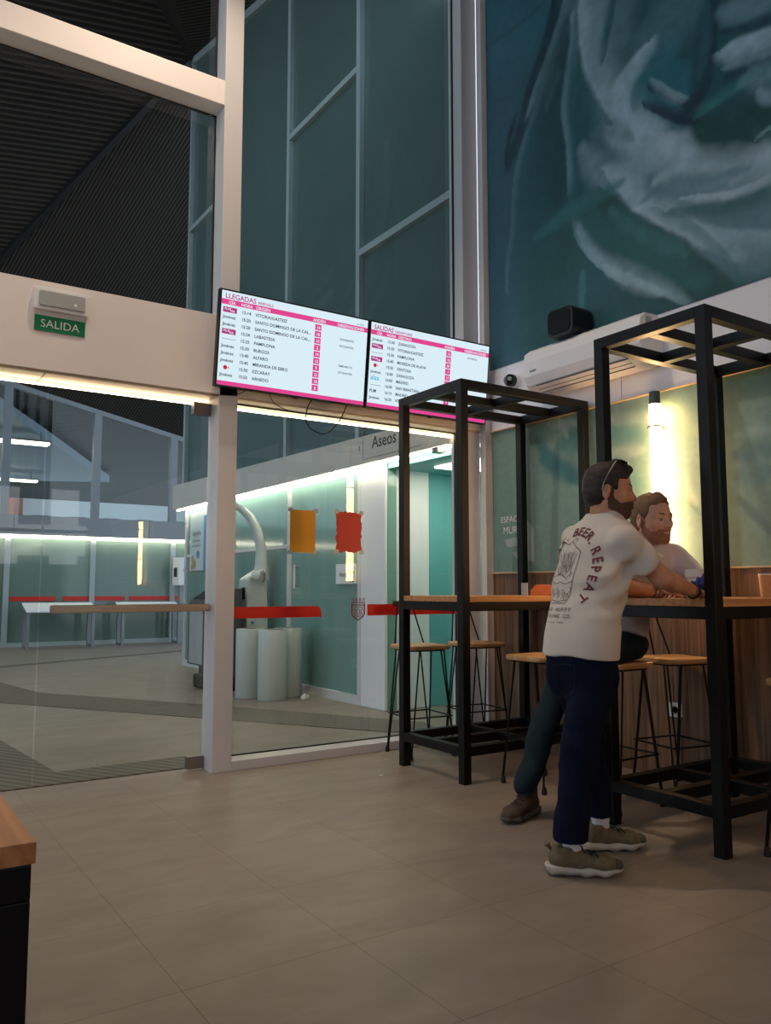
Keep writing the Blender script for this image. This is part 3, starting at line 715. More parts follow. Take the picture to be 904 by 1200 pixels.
# ================================================================== wall fittings on the right
a = thing('air_conditioner', 'white split air conditioner on the white band over the table cages', 'air conditioner', (4.1, 3.8, 2.5))
ya, yb = 3.20, 4.24
prof = [(4.225, 2.545), (4.225, 2.845), (4.16, 2.868), (4.06, 2.862), (4.015, 2.83), (4.0, 2.76), (4.005, 2.66), (4.03, 2.60), (4.09, 2.555)]
MB().prism([(p[0], p[1]) for p in prof][::-1], (0, ya, 0), X, Z, -(yb-ya)).build('body', 'whitep', a, bevel=.01)
g = MB()
for k in range(12): g.box(4.075, 4.15, ya+.08+k*.082, ya+.15+k*.082, 2.858, 2.872)
g.build('top_grille', 'lgrey', a)
lv = MB(); q0, q1 = Vector((4.034, 0, 2.592)), Vector((4.10, 0, 2.549))
def louv(f0, f1, y0_, y1_, th=.004):
    pa, pb = q0.lerp(q1, f0), q0.lerp(q1, f1); n = Vector((-.55, 0, -.83))*th
    lv.hexa([(pa.x, y0_, pa.z), (pb.x, y0_, pb.z), (pb.x, y1_, pb.z), (pa.x, y1_, pa.z), *[(p.x+n.x, yy, p.z+n.z) for p, yy in ((pa, y0_), (pb, y0_), (pb, y1_), (pa, y1_))]])
louv(.08, .9, ya+.12, yb-.1)
lv.build('air_flap', 'whitep', a)
gp = MB()
for f in (.02, .5, .95):
    p = q0.lerp(q1, f); gp.box(p.x-.003, p.x+.003, ya+.12, yb-.1, p.z-.006, p.z+.002)
gp.build('flap_gap', 'dgrey', a)
MB().box(3.999, 4.003, yb-.13, yb-.07, 2.69, 2.70).build('brand_mark', 'grey', a)
MB().box(4.06, 4.12, ya-.002, ya+.002, 2.70, 2.84).build('side_sticker', 'lgrey', a)

s = thing('loudspeaker', 'black rounded loudspeaker above the air conditioner', 'speaker', (4.1, 4.0, 2.9))
MB().rbox((4.2, 3.87, 2.975), Y, Z, -X, (.24, .20, .2), .05, 5).build('cabinet', 'blackp', s, smooth=True, bevel=.015)
MB().rbox((4.0, 3.87, 2.975), Y, Z, -X, (.2, .16, .006), .04, 5).build('grille', 'black', s)
MB().box(4.16, 4.225, 3.84, 3.90, 2.876, 2.882).build('bracket', 'blackp', s)
s = thing('security_camera', 'black dome security camera left of the air conditioner', 'camera', (4.2, 4.55, 2.72))
MB().lathe([(.055, 0), (.055, .03), (.045, .04)], (4.225, 4.55, 2.735), 24, (-1, 0, 0)).build('base', 'whitep', s, smooth=True)
MB().lathe([(.046, .03), (.05, .05), (.046, .085), (.03, .105), (.0, .112)], (4.225, 4.55, 2.735), 24, (-1, 0, 0)).build('dome', 'lens', s, smooth=True)
MB().lathe([(.016, .1), (.016, .115), (.001, .115)], (4.225, 4.53, 2.735), 14, (-1, -.2, 0)).build('lens', 'grey', s)

def tube_lamp(y, label):
    t = thing('tube_lamp', label, 'lamp', (4.15, y, 1.18), 'vertical tube lamps on the right wall')
    zs = [1.22, 2.29]
    MB().lathe([(.034, zs[0]), (.036, zs[0]+.01), (.036, zs[1]), (.034, zs[1])], (4.15, y, 0), 24).build('glowing_tube', 'tube', t, smooth=True)
    MB().lathe([(.034, 2.29), (.034, 2.37)], (4.15, y, 0), 24).build('cap', 'dgrey', t, smooth=True)
    MB().lathe([(.034, 1.18), (.034, 1.22)], (4.15, y, 0), 24).build('lower_cap', 'dgrey', t, smooth=True)
    for z in (1.65, 2.15):
        c = MB(); n = 24
        c.tube([(4.15+.041*math.cos(2*math.pi*k/n), y+.041*math.sin(2*math.pi*k/n), z) for k in range(n)], .006, 6, True)
        c.tube([(4.19, y, z), (4.233, y, z)], .007, 6)
        c.tube([(4.15, y+.04, z), (4.15, y+.058, z)], .006, 6); c.tube([(4.15, y-.04, z), (4.15, y-.058, z)], .006, 6)
        c.build('clip', 'steel', t)
tube_lamp(3.22, 'glowing vertical tube lamp on the wall behind the two men')
tube_lamp(-.24, 'vertical tube lamp on the right wall, outside the frame beyond the bar tables')
tube_lamp(-3.72, 'vertical tube lamp mirrored in the left entrance glass')

s = thing('wall_socket', 'white square wall socket low on the wood panelling', 'socket', (4.23, 3.2, .41))
MB().rbox((4.235, 3.2, .415), Y, Z, -X, (.088, .086, .01), .01).build('plate', 'whitep', s, bevel=.002)
for y in (3.2,):
    MB().lathe([(.024, 0), (.024, .003), (.02, .003), (.02, .001)], (4.226, y, .415), 20, (-1, 0, 0)).build('outlet', 'lgrey', s)

# painted lettering and chevron mark on the lower glass
l = MB(); xg = 4.233
l.text('ESPACIO', (xg, 4.762, 1.655), -Y, Z, .068); l.text('MURAL', (xg, 4.735, 1.568), -Y, Z, .078)
lo = l.build('wall_lettering', 'whitep', origin=(xg, 4.66, 1.6)); tag(lo, 'small white words ESPACIO MURAL on the green glass beside the corner', 'lettering')
ch = MB()
for poly in ([(4.722, 1.522), (4.56, 1.54), (4.56, 1.472), (4.69, 1.463)], [(4.635, 1.42), (4.56, 1.428), (4.56, 1.35)], [(4.55, 1.6), (4.47, 1.665), (4.395, 1.585), (4.395, 1.345), (4.52, 1.36), (4.55, 1.43)]):
    ch.flat([(p[0], p[1]) for p in poly], (xg, 0, 0), Y, Z)
tag(ch.build('wall_emblem', 'mullion', origin=(xg, 4.5, 1.5)), 'pale angular chevron emblem on the green glass below ESPACIO MURAL', 'emblem')

# ================================================================== signs over the door
s = thing('exit_sign', 'green SALIDA exit sign on the white beam', 'sign', (.96, 4.905, 2.63))
MB().box(.822, 1.103, 4.902, 4.9098, 2.632, 2.722).build('panel', 'green', s)
MB().text('SALIDA', (.962, 4.9005, 2.654), X, Z, .066, 'c').build('lettering', 'whitep', s)
s = thing('emergency_light', 'rectangular emergency light fitting above the exit sign', 'light', (.965, 4.9, 2.75))
MB().rbox((.965, 4.909, 2.817), X, Z, -Y, (.305, .13, .03), .012).build('housing', 'whitep', s, bevel=.004)
MB().rbox((.965, 4.879, 2.817), X, Z, -Y, (.255, .088, .012), .01).build('diffuser', 'lgrey', s, bevel=.003)
MB().box(1.03, 1.045, 4.866, 4.869, 2.795, 2.81).build('indicator', 'whitep', s)

# ================================================================== timetable screens
BOLD[0] = .018
def screen(label, x0, title, sub, dest, rows, obs):
    W, Hh = 1.122, .626
    o = Vector((x0, 4.752, 3.056)); dv = Vector((0, .068, -.62)).normalized()*Hh; n = X.cross(-dv).normalized()
    if n.y > 0: n = -n
    t = thing('timetable_screen', label, 'screen', (x0+W/2, 4.9, 2.45), 'timetable screens on the beam')
    P = lambda u, v, d=0: o+X*(W*u)+dv*v+n*d
    def quad(mb, u0, v0, u1, v1, d): mb.add([P(u0, v0, d), P(u1, v0, d), P(u1, v1, d), P(u0, v1, d)], [(0, 3, 2, 1)])
    bz = MB(); bz.hexa([P(0,1,-.045), P(1,1,-.045), P(1,1,0), P(0,1,0), P(0,0,-.045), P(1,0,-.045), P(1,0,0), P(0,0,0)])
    bz.build('bezel', 'blackp', t, bevel=.003)
    m = MB(); m.hexa([P(.2,.9,-.08), P(.8,.9,-.08), P(.8,.9,-.045), P(.2,.9,-.045), P(.2,.25,-.08), P(.8,.25,-.08), P(.8,.25,-.045), P(.2,.25,-.045)])
    m.build('mount', 'blackp', t)
    s = MB(); bu, bv = .01, .018; quad(s, bu, bv, 1-bu, 1-bv, .001)
    sc = s.build('display', 'scr', t)
    up = -dv.normalized(); fx = lambda u: bu+u*(1-2*bu); fv = lambda v: bv+v*(1-2*bv)
    pk = MB(); quad(pk, bu, fv(.088), 1-bu, fv(.145), .002); quad(pk, bu, fv(.955), 1-bu, 1-bv, .002)
    ink = MB(); wh = MB(); mg = MB(); cy = MB(); rd = MB(); tl = MB()
    T = lambda mb, s_, u, v, h, al='l': mb.text(s_, P(fx(u), fv(v), .004), X, up, h, al)
    T(tl, title, .02, .078, .045); tw = text_geo(title)[2]*.045/W
    T(tl, sub, .035+tw, .078, .026)
    for s_, u in (('CÍA', .045), ('HORA', .122), (dest, .215), ('ANDÉN', .6), ('OBSERVACIONES', .775)): T(wh, s_, u, .136, .028)
    T(ink, '🕓' if False else 'o 15:13', .92, .075, .018)
    for i, (co, tm, nm, pf) in enumerate(rows):
        v = .215+i*.0765
        if co == 'P':
            quad(mg, fx(.012), fv(v-.045), fx(.098), fv(v+.012), .002); T(wh, 'PLUS', .02, v-.012, .02); T(wh, 'VIA', .056, v+.004, .02)
        elif co == 'R':
            rd.flat([(math.cos(k*.524)*.014, math.sin(k*.524)*.014) for k in range(12)], P(fx(.045), fv(v-.016), .003), X, up); T(rd, 'B', .06, v-.006, .018)
        elif co == 'alsa': T(cy, 'alsa', .015, v+.004, .05)
        elif co == '-': quad(ink, fx(.015), fv(v-.014), fx(.1), fv(v-.01), .002)
        else: T(ink, co, .012, v, .032 if co == 'PLM' else .028)
        T(ink, tm, .128, v, .029); T(ink, nm, .215, v, .029)
        if pf:
            quad(pk, fx(.618), fv(v-.052), fx(.662), fv(v+.014), .002); T(wh, pf, .64, v, .028, 'c')
        if i in obs: T(ink, obs[i], .85, v, .018, 'c')
    for mb, nm, m_ in ((pk, 'pink_bands', 'scr_pink'), (ink, 'timetable_text', 'scr_ink'), (wh, 'white_text', 'scr'), (mg, 'company_badges', 'scr_mag'), (cy, 'company_name', 'scr_cyan'), (rd, 'red_emblem', 'scr_red'), (tl, 'title_text', 'scr_mag')):
        if mb.v: mb.build(nm, m_, sc)
    MB().hexa([P(.5,1.0,-.02), P(.53,1.0,-.02), P(.53,1.0,-.005), P(.5,1.0,-.005), P(.5,1.015,-.02), P(.53,1.015,-.02), P(.53,1.015,-.005), P(.5,1.015,-.005)]).build('sensor_tab', 'blackp', t)
screen('left timetable screen titled LLEGADAS with ten arrival rows', 1.888, 'LLEGADAS', 'ARRIVALS', 'ORIGEN', [
 ('P', '15:14', 'VITORIA/GASTEIZ', '14'), ('Jiménez', '15:20', 'SANTO DOMINGO DE LA CAL...', '18'), ('Jiménez', '15:20', 'SANTO DOMINGO DE LA CAL...', '10'),
 ('P', '15:24', 'LABASTIDA', '2'), ('-', '15:25', 'PAMPLONA', '19'), ('Jiménez', '15:30', 'BURGOS', '12'), ('Jiménez', '15:40', 'ALFARO', '9'),
 ('Jiménez', '15:45', 'MIRANDA DE EBRO', '21'), ('R', '15:50', 'EZCARAY', '18'), ('Jiménez', '15:55', 'ARNEDO', '8')], {1: 'ESTUDIANTES', 2: 'ESTUDIANTES', 5: 'SEMIDIRECTO', 6: 'ESTUDIANTES'})
screen('right timetable screen titled SALIDAS with departure rows, partly behind a table cage', 3.018, 'SALIDAS', 'DEPARTURES', 'DESTINO', [
 ('Jiménez', '15:30', 'ZARAGOZA', '13'), ('P', '15:30', 'VITORIA/GASTEIZ', '16'), ('-', '15:30', 'PAMPLONA', '20'), ('P', '15:40', 'MOREDA DE ALAVA', '1'),
 ('R', '15:50', 'VENTOSA', '17'), ('Jiménez', '16:00', 'ZARAGOZA', '15'), ('alsa', '16:00', 'MADRID', '3'), ('-', '16:00', 'SAN SEBASTIÁN', '14'),
 ('PLM', '16:15', 'MADRID', '9'), ('Jiménez', '16:30', 'VITORIA', '19')], {0: 'AUTOPISTA', 7: 'RUTA 14'})
BOLD[0] = 0
# cables hanging under the screens
def cable(pts, label, r=.004):
    P = [Vector(p) for p in pts]; Q = []
    for i in range(len(P)-1):
        p0, p1, p2, p3 = P[max(i-1, 0)], P[i], P[i+1], P[min(i+2, len(P)-1)]
        for k in range(6):
            t = k/6; Q.append(.5*(2*p1+(p2-p0)*t+(2*p0-5*p1+4*p2-p3)*t*t+(3*p1-p0-3*p2+p3)*t**3))
    Q.append(P[-1]); tag(MB().tube(Q, r, 6).build('cable', 'blackp', smooth=True, origin=Q[0]), label, 'cable', 'black cables hanging below the screens')
cable([(2.62, 4.86, 2.46), (2.60, 4.90, 2.40), (2.60, 4.93, 2.31), (2.66, 4.94, 2.25), (2.76, 4.94, 2.235), (2.85, 4.93, 2.31), (2.885, 4.9, 2.39), (2.90, 4.87, 2.455)], 'black cable looping down below the left screen')
cable([(2.28, 4.86, 2.45), (2.33, 4.89, 2.40), (2.40, 4.94, 2.385), (2.50, 5.0, 2.38)], 'short black cable with a small plug under the left screen, nearest the white post', .003)
cable([(2.12, 4.87, 2.44), (2.06, 4.9, 2.41), (1.97, 4.905, 2.40), (1.9, 4.9, 2.39)], 'thin black cable running from the left screen across the white post', .0025)

# ================================================================== stickers on the entrance glass
YG = 5.060
def sheet(name, label, cat, m, x0, x1, z0, z1, rough_edge, seed):
    rs = random.Random(seed); t = thing(name, label, cat, ((x0+x1)/2, YG, z0)); poly = []
    def edge(a, b, n):
        for k in range(n):
            f = k/n; j = rs.uniform(-1, 1)*rough_edge; dx, dz = b[0]-a[0], b[1]-a[1]; L = math.hypot(dx, dz)
            poly.append((a[0]+dx*f-dz/L*j, a[1]+dz*f+dx/L*j))
    n = 18 if rough_edge > .002 else 3
    edge((x0, z0), (x1, z0), n); edge((x1, z0), (x1, z1), n); edge((x1, z1), (x0, z1), n); edge((x0, z1), (x0, z0), n)
    MB().prism(poly, (0, YG, 0), X, Z, .003).build('sheet', m, t)
    for (x, z) in ((x0, z0), (x1, z0), (x1, z1), (x0, z1)):
        MB().box(x-.018, x+.018, YG-.0045, YG-.0035, z-.014, z+.014).build('tape', 'tape', t)
sheet('paper_sheet', 'plain yellow paper sheet taped to the entrance glass', 'paper sheet', 'yellow', 2.552, 2.753, 1.398, 1.697, .001, 3)
sheet('paper_sheet', 'ragged red paper sheet taped to the entrance glass', 'paper sheet', 'redpaper', 2.925, 3.137, 1.412, 1.70, .008, 4)
tag(MB().prism([(2.09, .948), (2.81, .948), (2.80, 1.005), (2.78, 1.025), (2.09, 1.025)], (0, YG, 0), X, Z, .002).build('safety_stripe', 'red', origin=(2.4, YG, .95)), 'red stripe across the entrance glass, between the white post and the crest', 'stripe', 'red stripes on the entrance glass')
tag(MB().prism([(3.19, .95), (4.025, .95), (4.025, 1.032), (3.19, 1.032)], (0, YG, 0), X, Z, .002).build('safety_stripe', 'red', origin=(3.6, YG, .95)), 'red stripe across the entrance glass, behind the first cage table', 'stripe', 'red stripes on the entrance glass')
c = MB(); cx_, cz_ = 3.113, 1.0
def strip(pts, w): 
    for a, b in zip(pts, pts[1:]): c.bar((a[0], YG, a[1]), (b[0], YG, b[1]), w, .002, up=Y)
sh = [(-.055, .045), (.055, .045), (.055, -.04), (.03, -.065), (0, -.08), (-.03, -.065), (-.055, -.04), (-.055, .045)]
strip([(cx_+a, cz_+b) for a, b in sh], .007)
for k in range(3):
    x = cx_-.035+.035*k
    strip([(x-.013, cz_+.018), (x-.013, cz_+.032), (x-.004, cz_+.032), (x-.004, cz_+.022), (x+.005, cz_+.022), (x+.005, cz_+.032), (x+.013, cz_+.032), (x+.013, cz_+.018)], .004)
    strip([(x-.011, cz_-.028), (x-.011, cz_-.008), (x, cz_+.002), (x+.011, cz_-.008), (x+.011, cz_-.028)], .005)
strip([(cx_-.05, cz_+.012), (cx_+.05, cz_+.012)], .004); strip([(cx_-.05, cz_-.033), (cx_+.05, cz_-.033)], .004)
for r in (-.045, -.056): strip([(cx_-.045+k*.015, cz_+r+(.004 if k % 2 else -.004)) for k in range(7)], .004)
for k in range(4):
    x = cx_-.048+.032*k; strip([(x-.008, cz_+.058), (x-.008, cz_+.068), (x, cz_+.078), (x+.008, cz_+.068), (x+.008, cz_+.058), (x-.008, cz_+.058)], .004)
tag(c.build('town_crest', 'crest', origin=(cx_, YG, .92)), 'dark red shield crest sticker on the entrance glass between the red stripes', 'sticker')
tag(MB().prism([(-.012, -.008), (.01, -.01), (.014, .006), (-.008, .009)], (2.80, 4.28, 0), X, Y, .004).build('paper_litter', 'paperw', origin=(2.8, 4.28, 0)), 'tiny white scrap of paper on the floor before the glass', 'litter')

# ================================================================== hall furniture
def bin_(x, y, label):
    t = thing('litter_bin', label, 'bin', (x, y, 0), 'white cylindrical bins in the hall')
    MB().lathe([(.145, .0), (.152, .01), (.152, .70), (.148, .72), (.11, .722)], (x, y, 0), 36).build('drum', 'binw', t, smooth=True)
    MB().lathe([(.112, .700), (.112, .728), (.06, .728), (.06, .69)], (x, y, 0), 28).build('rim', 'steel', t, smooth=True)
bin_(3.75, 7.80, 'white cylindrical bin, frontmost of the three in the hall')
bin_(3.63, 8.10, 'white cylindrical bin, left of the three in the hall')
bin_(4.02, 7.98, 'white cylindrical bin, right of the three, closest to the green glass')
tag(MB().tube([(4.0, 7.62, .01), (4.03, 7.6, .03), (4.06, 7.62, .025), (4.05, 7.66, .012)], [.02, .035, .03, .012], 8).build('paper_litter', 'paperw', smooth=True, origin=(4.03, 7.62, 0)), 'crumpled white paper on the hall floor by the bins', 'litter')

k = thing('ticket_kiosk', 'dark grey ticket kiosk with a sloping top in the hall', 'kiosk', (3.65, 8.95, 0))
pr = [(3.36, .28), (3.36, .98), (3.40, 1.02), (3.60, 1.15), (3.80, 1.15), (3.80, .0), (3.50, .0), (3.50, .28)]
MB().prism(pr[::-1], (0, 8.72, 0), X, Z, -.55).build('housing', 'dgrey', k, bevel=.008)
MB().hexa([(3.352,8.78,.3),(3.36,8.78,.3),(3.36,9.2,.3),(3.352,9.2,.3),(3.352,8.78,.95),(3.36,8.78,.95),(3.36,9.2,.95),(3.352,9.2,.95)]).build('front_panel', 'lgrey', k)
n = Vector((-.13, 0, .2)).normalized()*.008
pts = [Vector(p) for p in ((3.41, 8.76, 1.028), (3.585, 8.76, 1.142), (3.585, 9.23, 1.142), (3.41, 9.23, 1.028))]
MB().hexa(pts+[p+n for p in pts]).build('screen', 'lens', k)
MB().hexa([(3.42,8.715,.3),(3.56,8.715,.3),(3.56,8.721,.3),(3.42,8.721,.3),(3.38,8.715,.98),(3.57,8.715,1.09),(3.57,8.721,1.09),(3.38,8.721,.98)]).build('side_panel', 'lgrey', k)
MB().box(3.44, 3.84, 8.66, 9.3, 0, .16).build('base_block', 'blackp', k, bevel=.03)
t = thing('weighing_scale', 'white coin weighing scale with a tall curved measuring arm in the hall', 'scale', (4.04, 8.96, 0))
MB().hexa([(3.90,8.81,0),(4.20,8.81,0),(4.20,9.11,0),(3.90,9.11,0),(3.90,8.83,1.26),(4.16,8.83,1.42),(4.16,9.07,1.42),(3.90,9.07,1.26)]).build('column', 'scale', t, bevel=.03)
d = Vector((-.83, .55, 0)); b0 = Vector((4.12, 8.93, 0))
arm = [(0, 1.25), (-.01, 1.45), (.0, 1.65), (.05, 1.85), (.13, 2.0), (.25, 2.11), (.38, 2.16), (.48, 2.15)]
MB().tube([b0+d*a+Z*z for a, z in arm], [.10, .075, .062, .055, .05, .045, .04, .03], 12).build('measuring_arm', 'scale', t, smooth=True)
MB().lathe([(.05, 0), (.055, .03), (.02, .05)], (4.01, 8.81, 1.30), 16, (-.6, -.8, .3)).build('coin_head', 'scale', t, smooth=True)
MB().box(3.893, 3.902, 8.87, 8.97, 1.02, 1.16).build('display', 'lens', t)
MB().tube([(4.10, 8.805, 1.36), (4.10, 8.77, 1.34), (4.10, 8.77, 1.25), (4.10, 8.805, 1.23)], .012, 8).build('handle', 'steel', t)
for z in (.74, .84): MB().box(3.96, 3.99, 8.80, 8.815, z, z+.03).build('label_mark', 'posterb', t)
p = thing('wall_poster', 'pale information poster on the hall glass near the far corner', 'poster', (4.26, 11.4, 1.4))
MB().box(4.255, 4.268, 11.06, 11.72, 1.41, 2.27).build('board', 'poster', p)
MB().box(4.25, 4.256, 11.06, 11.16, 1.41, 2.2).build('blue_edge', 'posterb', p)
g = MB(); g.text('Logroño', (4.252, 11.62, 1.93), -Y, Z, .10); g.text('Ciudad bonita', (4.252, 11.62, 1.83), -Y, Z, .055); g.text('para compartir', (4.252, 11.62, 1.76), -Y, Z, .055)
g.build('poster_text', 'ink', p)
g = MB()
for (y, z, r) in ((11.6, 1.58, .06), (11.52, 1.5, .07), (11.62, 1.47, .05)): g.lathe([(r, 0), (r, .002)], (4.254, y, z), 10, (-1, 0, 0))
g.build('tan_picture', 'posterg', p)
MB().lathe([(.06, 0), (.06, .003)], (4.254, 11.38, 1.64), 18, (-1, 0, 0)).build('blue_dot', 'posterb', p)
p = thing('restroom_sign', 'white restroom sign with pictograms on the hall glass', 'sign', (4.26, 7.15, 1.2))
MB().box(4.258, 4.268, 6.965, 7.37, 1.195, 1.40).build('plate', 'whitep', p)
g = MB(); g.text('Aseos', (4.256, 7.30, 1.27), -Y, Z, .07)
for y in (7.07, 7.02):
    g.lathe([(.012, 0), (.012, .002)], (4.256, y, 1.352), 10, (-1, 0, 0)); g.flat([(y-.015, 1.335), (y+.015, 1.335), (y+.02, 1.29), (y-.02, 1.29)], (4.255, 0, 0), Y, Z)
    g.lathe([(.010, 0), (.010, .002)], (4.256, y, 1.262), 10, (-1, 0, 0)); g.flat([(y-.012, 1.248), (y+.012, 1.248), (y+.016, 1.21), (y-.016, 1.21)], (4.255, 0, 0), Y, Z)
g.build('pictograms', 'ink', p)
p = thing('door_closer_handle', 'thin vertical pull handle on the hall glass panel', 'handle', (4.25, 8.3, 1.2))
MB().tube([(4.25, 8.3, 1.15), (4.25, 8.3, 1.42)], .012, 8).build('grip', 'frame_white', p)
q = MB(); q.tube([(4.25, 8.3, 1.18), (4.3, 8.3, 1.18)], .01, 6); q.tube([(4.25, 8.3, 1.39), (4.3, 8.3, 1.39)], .01, 6); q.build('standoff', 'grey', p)
# reading lecterns and the far sign box
def lectern(x0, x1, label):
    t = thing('display_lectern', label, 'lectern', ((x0+x1)/2, 17.0, 0), 'sloping display lecterns by the far facade')
    MB().hexa([(x0,16.75,.69),(x1,16.75,.69),(x1,17.25,.84),(x0,17.25,.84),(x0,16.75,.72),(x1,16.75,.72),(x1,17.25,.87),(x0,17.25,.87)]).build('sloping_top', 'whitep', t)
    for x in (x0+.05, x1-.05):
        f = MB(); f.box(x-.03, x+.03, 16.8, 16.86, 0, .70); f.box(x-.03, x+.03, 17.14, 17.2, 0, .80); f.box(x-.03, x+.03, 16.86, 17.14, .0, .05)
        f.build('leg_frame', 'grey', t)
lectern(2.88, 4.19, 'white sloping display lectern left of the pair by the far facade')
lectern(4.68, 5.95, 'white sloping display lectern right of the pair by the far facade')
b = thing('sign_box', 'pale sign box with dark symbols fixed at the end of the far facade', 'sign', (6.0, 17.3, 1.2))
MB().box(5.93, 6.2, 17.0, 17.4, 1.22, 1.82).build('box', 'whitep', b, bevel=.01)
g = MB(); g.box(6.08, 6.12, 16.99, 17.0, 1.45, 1.65); g.box(6.04, 6.16, 16.99, 17.0, 1.52, 1.57); g.box(5.925, 5.93, 17.1, 17.3, 1.4, 1.6); g.build('symbols', 'ink', b)
MB().box(6.0, 6.1, 17.1, 17.2, 0, 1.22).build('post', 'grey', b)

# ================================================================== outside, far away
def building(x0, x1, y, h, m, label, nx, nz):
    t = thing('apartment_building', label, 'building', ((x0+x1)/2, y, 0))
    MB().box(x0, x1, y, y+8, 0, h).build('wall', m, t)
    for i in range(nx):
        for j in range(nz):
            a = x0+(x1-x0)*(i+.25)/nx; b_ = a+(x1-x0)*.5/nx; z = 1+j*3.0
            if z+1.8 < h: MB().box(a, b_, y-.05, y+.02, z, z+1.8).build('window', 'winbright', t)
building(0, 8, 52, 9, 'brick', 'red brick building far beyond the hall, seen through the far glazing at left', 4, 3)
building(9, 20, 55, 8, 'concrete', 'pale building far beyond the hall, seen through the far glazing', 5, 2)
building(21, 30, 52, 9, 'brick', 'red brick building far beyond the hall, hidden by the restroom block', 4, 3)
struct(MB().box(-60, 60, 26, 90, -.3, -.1).build('ground', 'concrete'))
struct(MB().box(-60, 60, -60, -9, -.3, -.1).build('ground', 'concrete'))
def back_building(x0, x1, m, label, h):  # stands across the street
    t = thing('apartment_building', label, 'building', ((x0+x1)/2, -28, 0))
    MB().box(x0, x1, -36, -28, 0, h).build('wall', m, t)
    for i in range(int((x1-x0)/2.5)):
        for j in range(int(h/3)):
            MB().box(x0+.6+i*2.5, x0+1.9+i*2.5, -28.02, -27.95, 1+3*j, 2.6+3*j).build('window', 'winbright', t)
back_building(-16, -3, 'brick', 'red brick building across the street behind the viewpoint, mirrored in the glass', 7)
back_building(-2, 14, 'concrete', 'pale building across the street behind the viewpoint, mirrored in the glass', 6)

# ================================================================== people: smooth solid modelling on a distance field, meshed by surface nets
def V3(*a): return np.array(a, float)
def nrm(v): v = np.asarray(v, float); return v/np.linalg.norm(v)

class Solid:
    """ordered list of (distance function, operation, blend radius)"""
    def __init__(s): s.ops = []; s.post = None; s.postpad = 0
    def add(s, fn, k=.02): s.ops.append((fn, 'u', k)); return s
    def sub(s, fn, k=.01): s.ops.append((fn, 's', k)); return s
    def cut(s, fn, k=.0): s.ops.append((fn, 'i', k)); return s
    def merge(s, other, k=.02): s.ops += [(f, o, k if i == 0 and o == 'u' else kk) for i, (f, o, kk) in enumerate(other.ops)]; return s
    def eval(s, P, keep=None):
        d = None
        for i, (fn, op, k) in enumerate(s.ops):
            if keep is not None and not keep[i]: continue
            e = fn(P)
            if d is None:
                d = e if op == 'u' else np.full(len(P), 1.); 
                if op == 'u': continue
            if op == 'u':
                if k > 0: h = np.clip(.5+.5*(d-e)/k, 0, 1); d = d*(1-h)+e*h-k*h*(1-h)
                else: d = np.minimum(d, e)
            elif op == 's':
                if k > 0: h = np.clip(.5-.5*(d+e)/k, 0, 1); d = d*(1-h)-e*h+k*h*(1-h)
                else: d = np.maximum(d, -e)
            else: d = np.maximum(d, e)
        if d is None: d = np.full(len(P), 1.)
        if s.post: d = d+s.post(P)
        return d
    def mesh(s, lo, hi, h, B=10):
        lo, hi = np.asarray(lo, float), np.asarray(hi, float)
        nb = np.ceil((hi-lo)/(h*B)).astype(int)
        n = nb*B+1
        Vv = np.empty(n, np.float32)
        R = h*B*.87+.004
        cs = np.stack(np.meshgrid(*[lo[a]+h*B*(np.arange(nb[a])+.5) for a in range(3)], indexing='ij'), -1).reshape(-1, 3)
        D = [fn(cs) for fn, op, k in s.ops]
        full = s.eval(cs)
        umin = np.min([d for d, (f, o, k) in zip(D, s.ops) if o == 'u'], axis=0)
        idx = np.stack(np.unravel_index(np.arange(len(cs)), nb), -1)
        g = np.arange(B+1)*h; loc = np.stack(np.meshgrid(g, g, g, indexing='ij'), -1).reshape(-1, 3)
        for b in range(len(cs)):
            i, j, k = idx[b]*B
            sl = (slice(i, i+B+1), slice(j, j+B+1), slice(k, k+B+1))
            if abs(full[b]) > R*1.9+.045: Vv[sl] = full[b]; continue
            keep = [(D[q][b] < umin[b]+2.2*R+.06) if o == 'u' else (D[q][b] < R*1.5+kk+.03 if o == 's' else True) for q, (f, o, kk) in enumerate(s.ops)]
            Vv[sl] = s.eval(lo+idx[b]*B*h+loc, keep).reshape(B+1, B+1, B+1)
        return surface_net(Vv, lo, h)

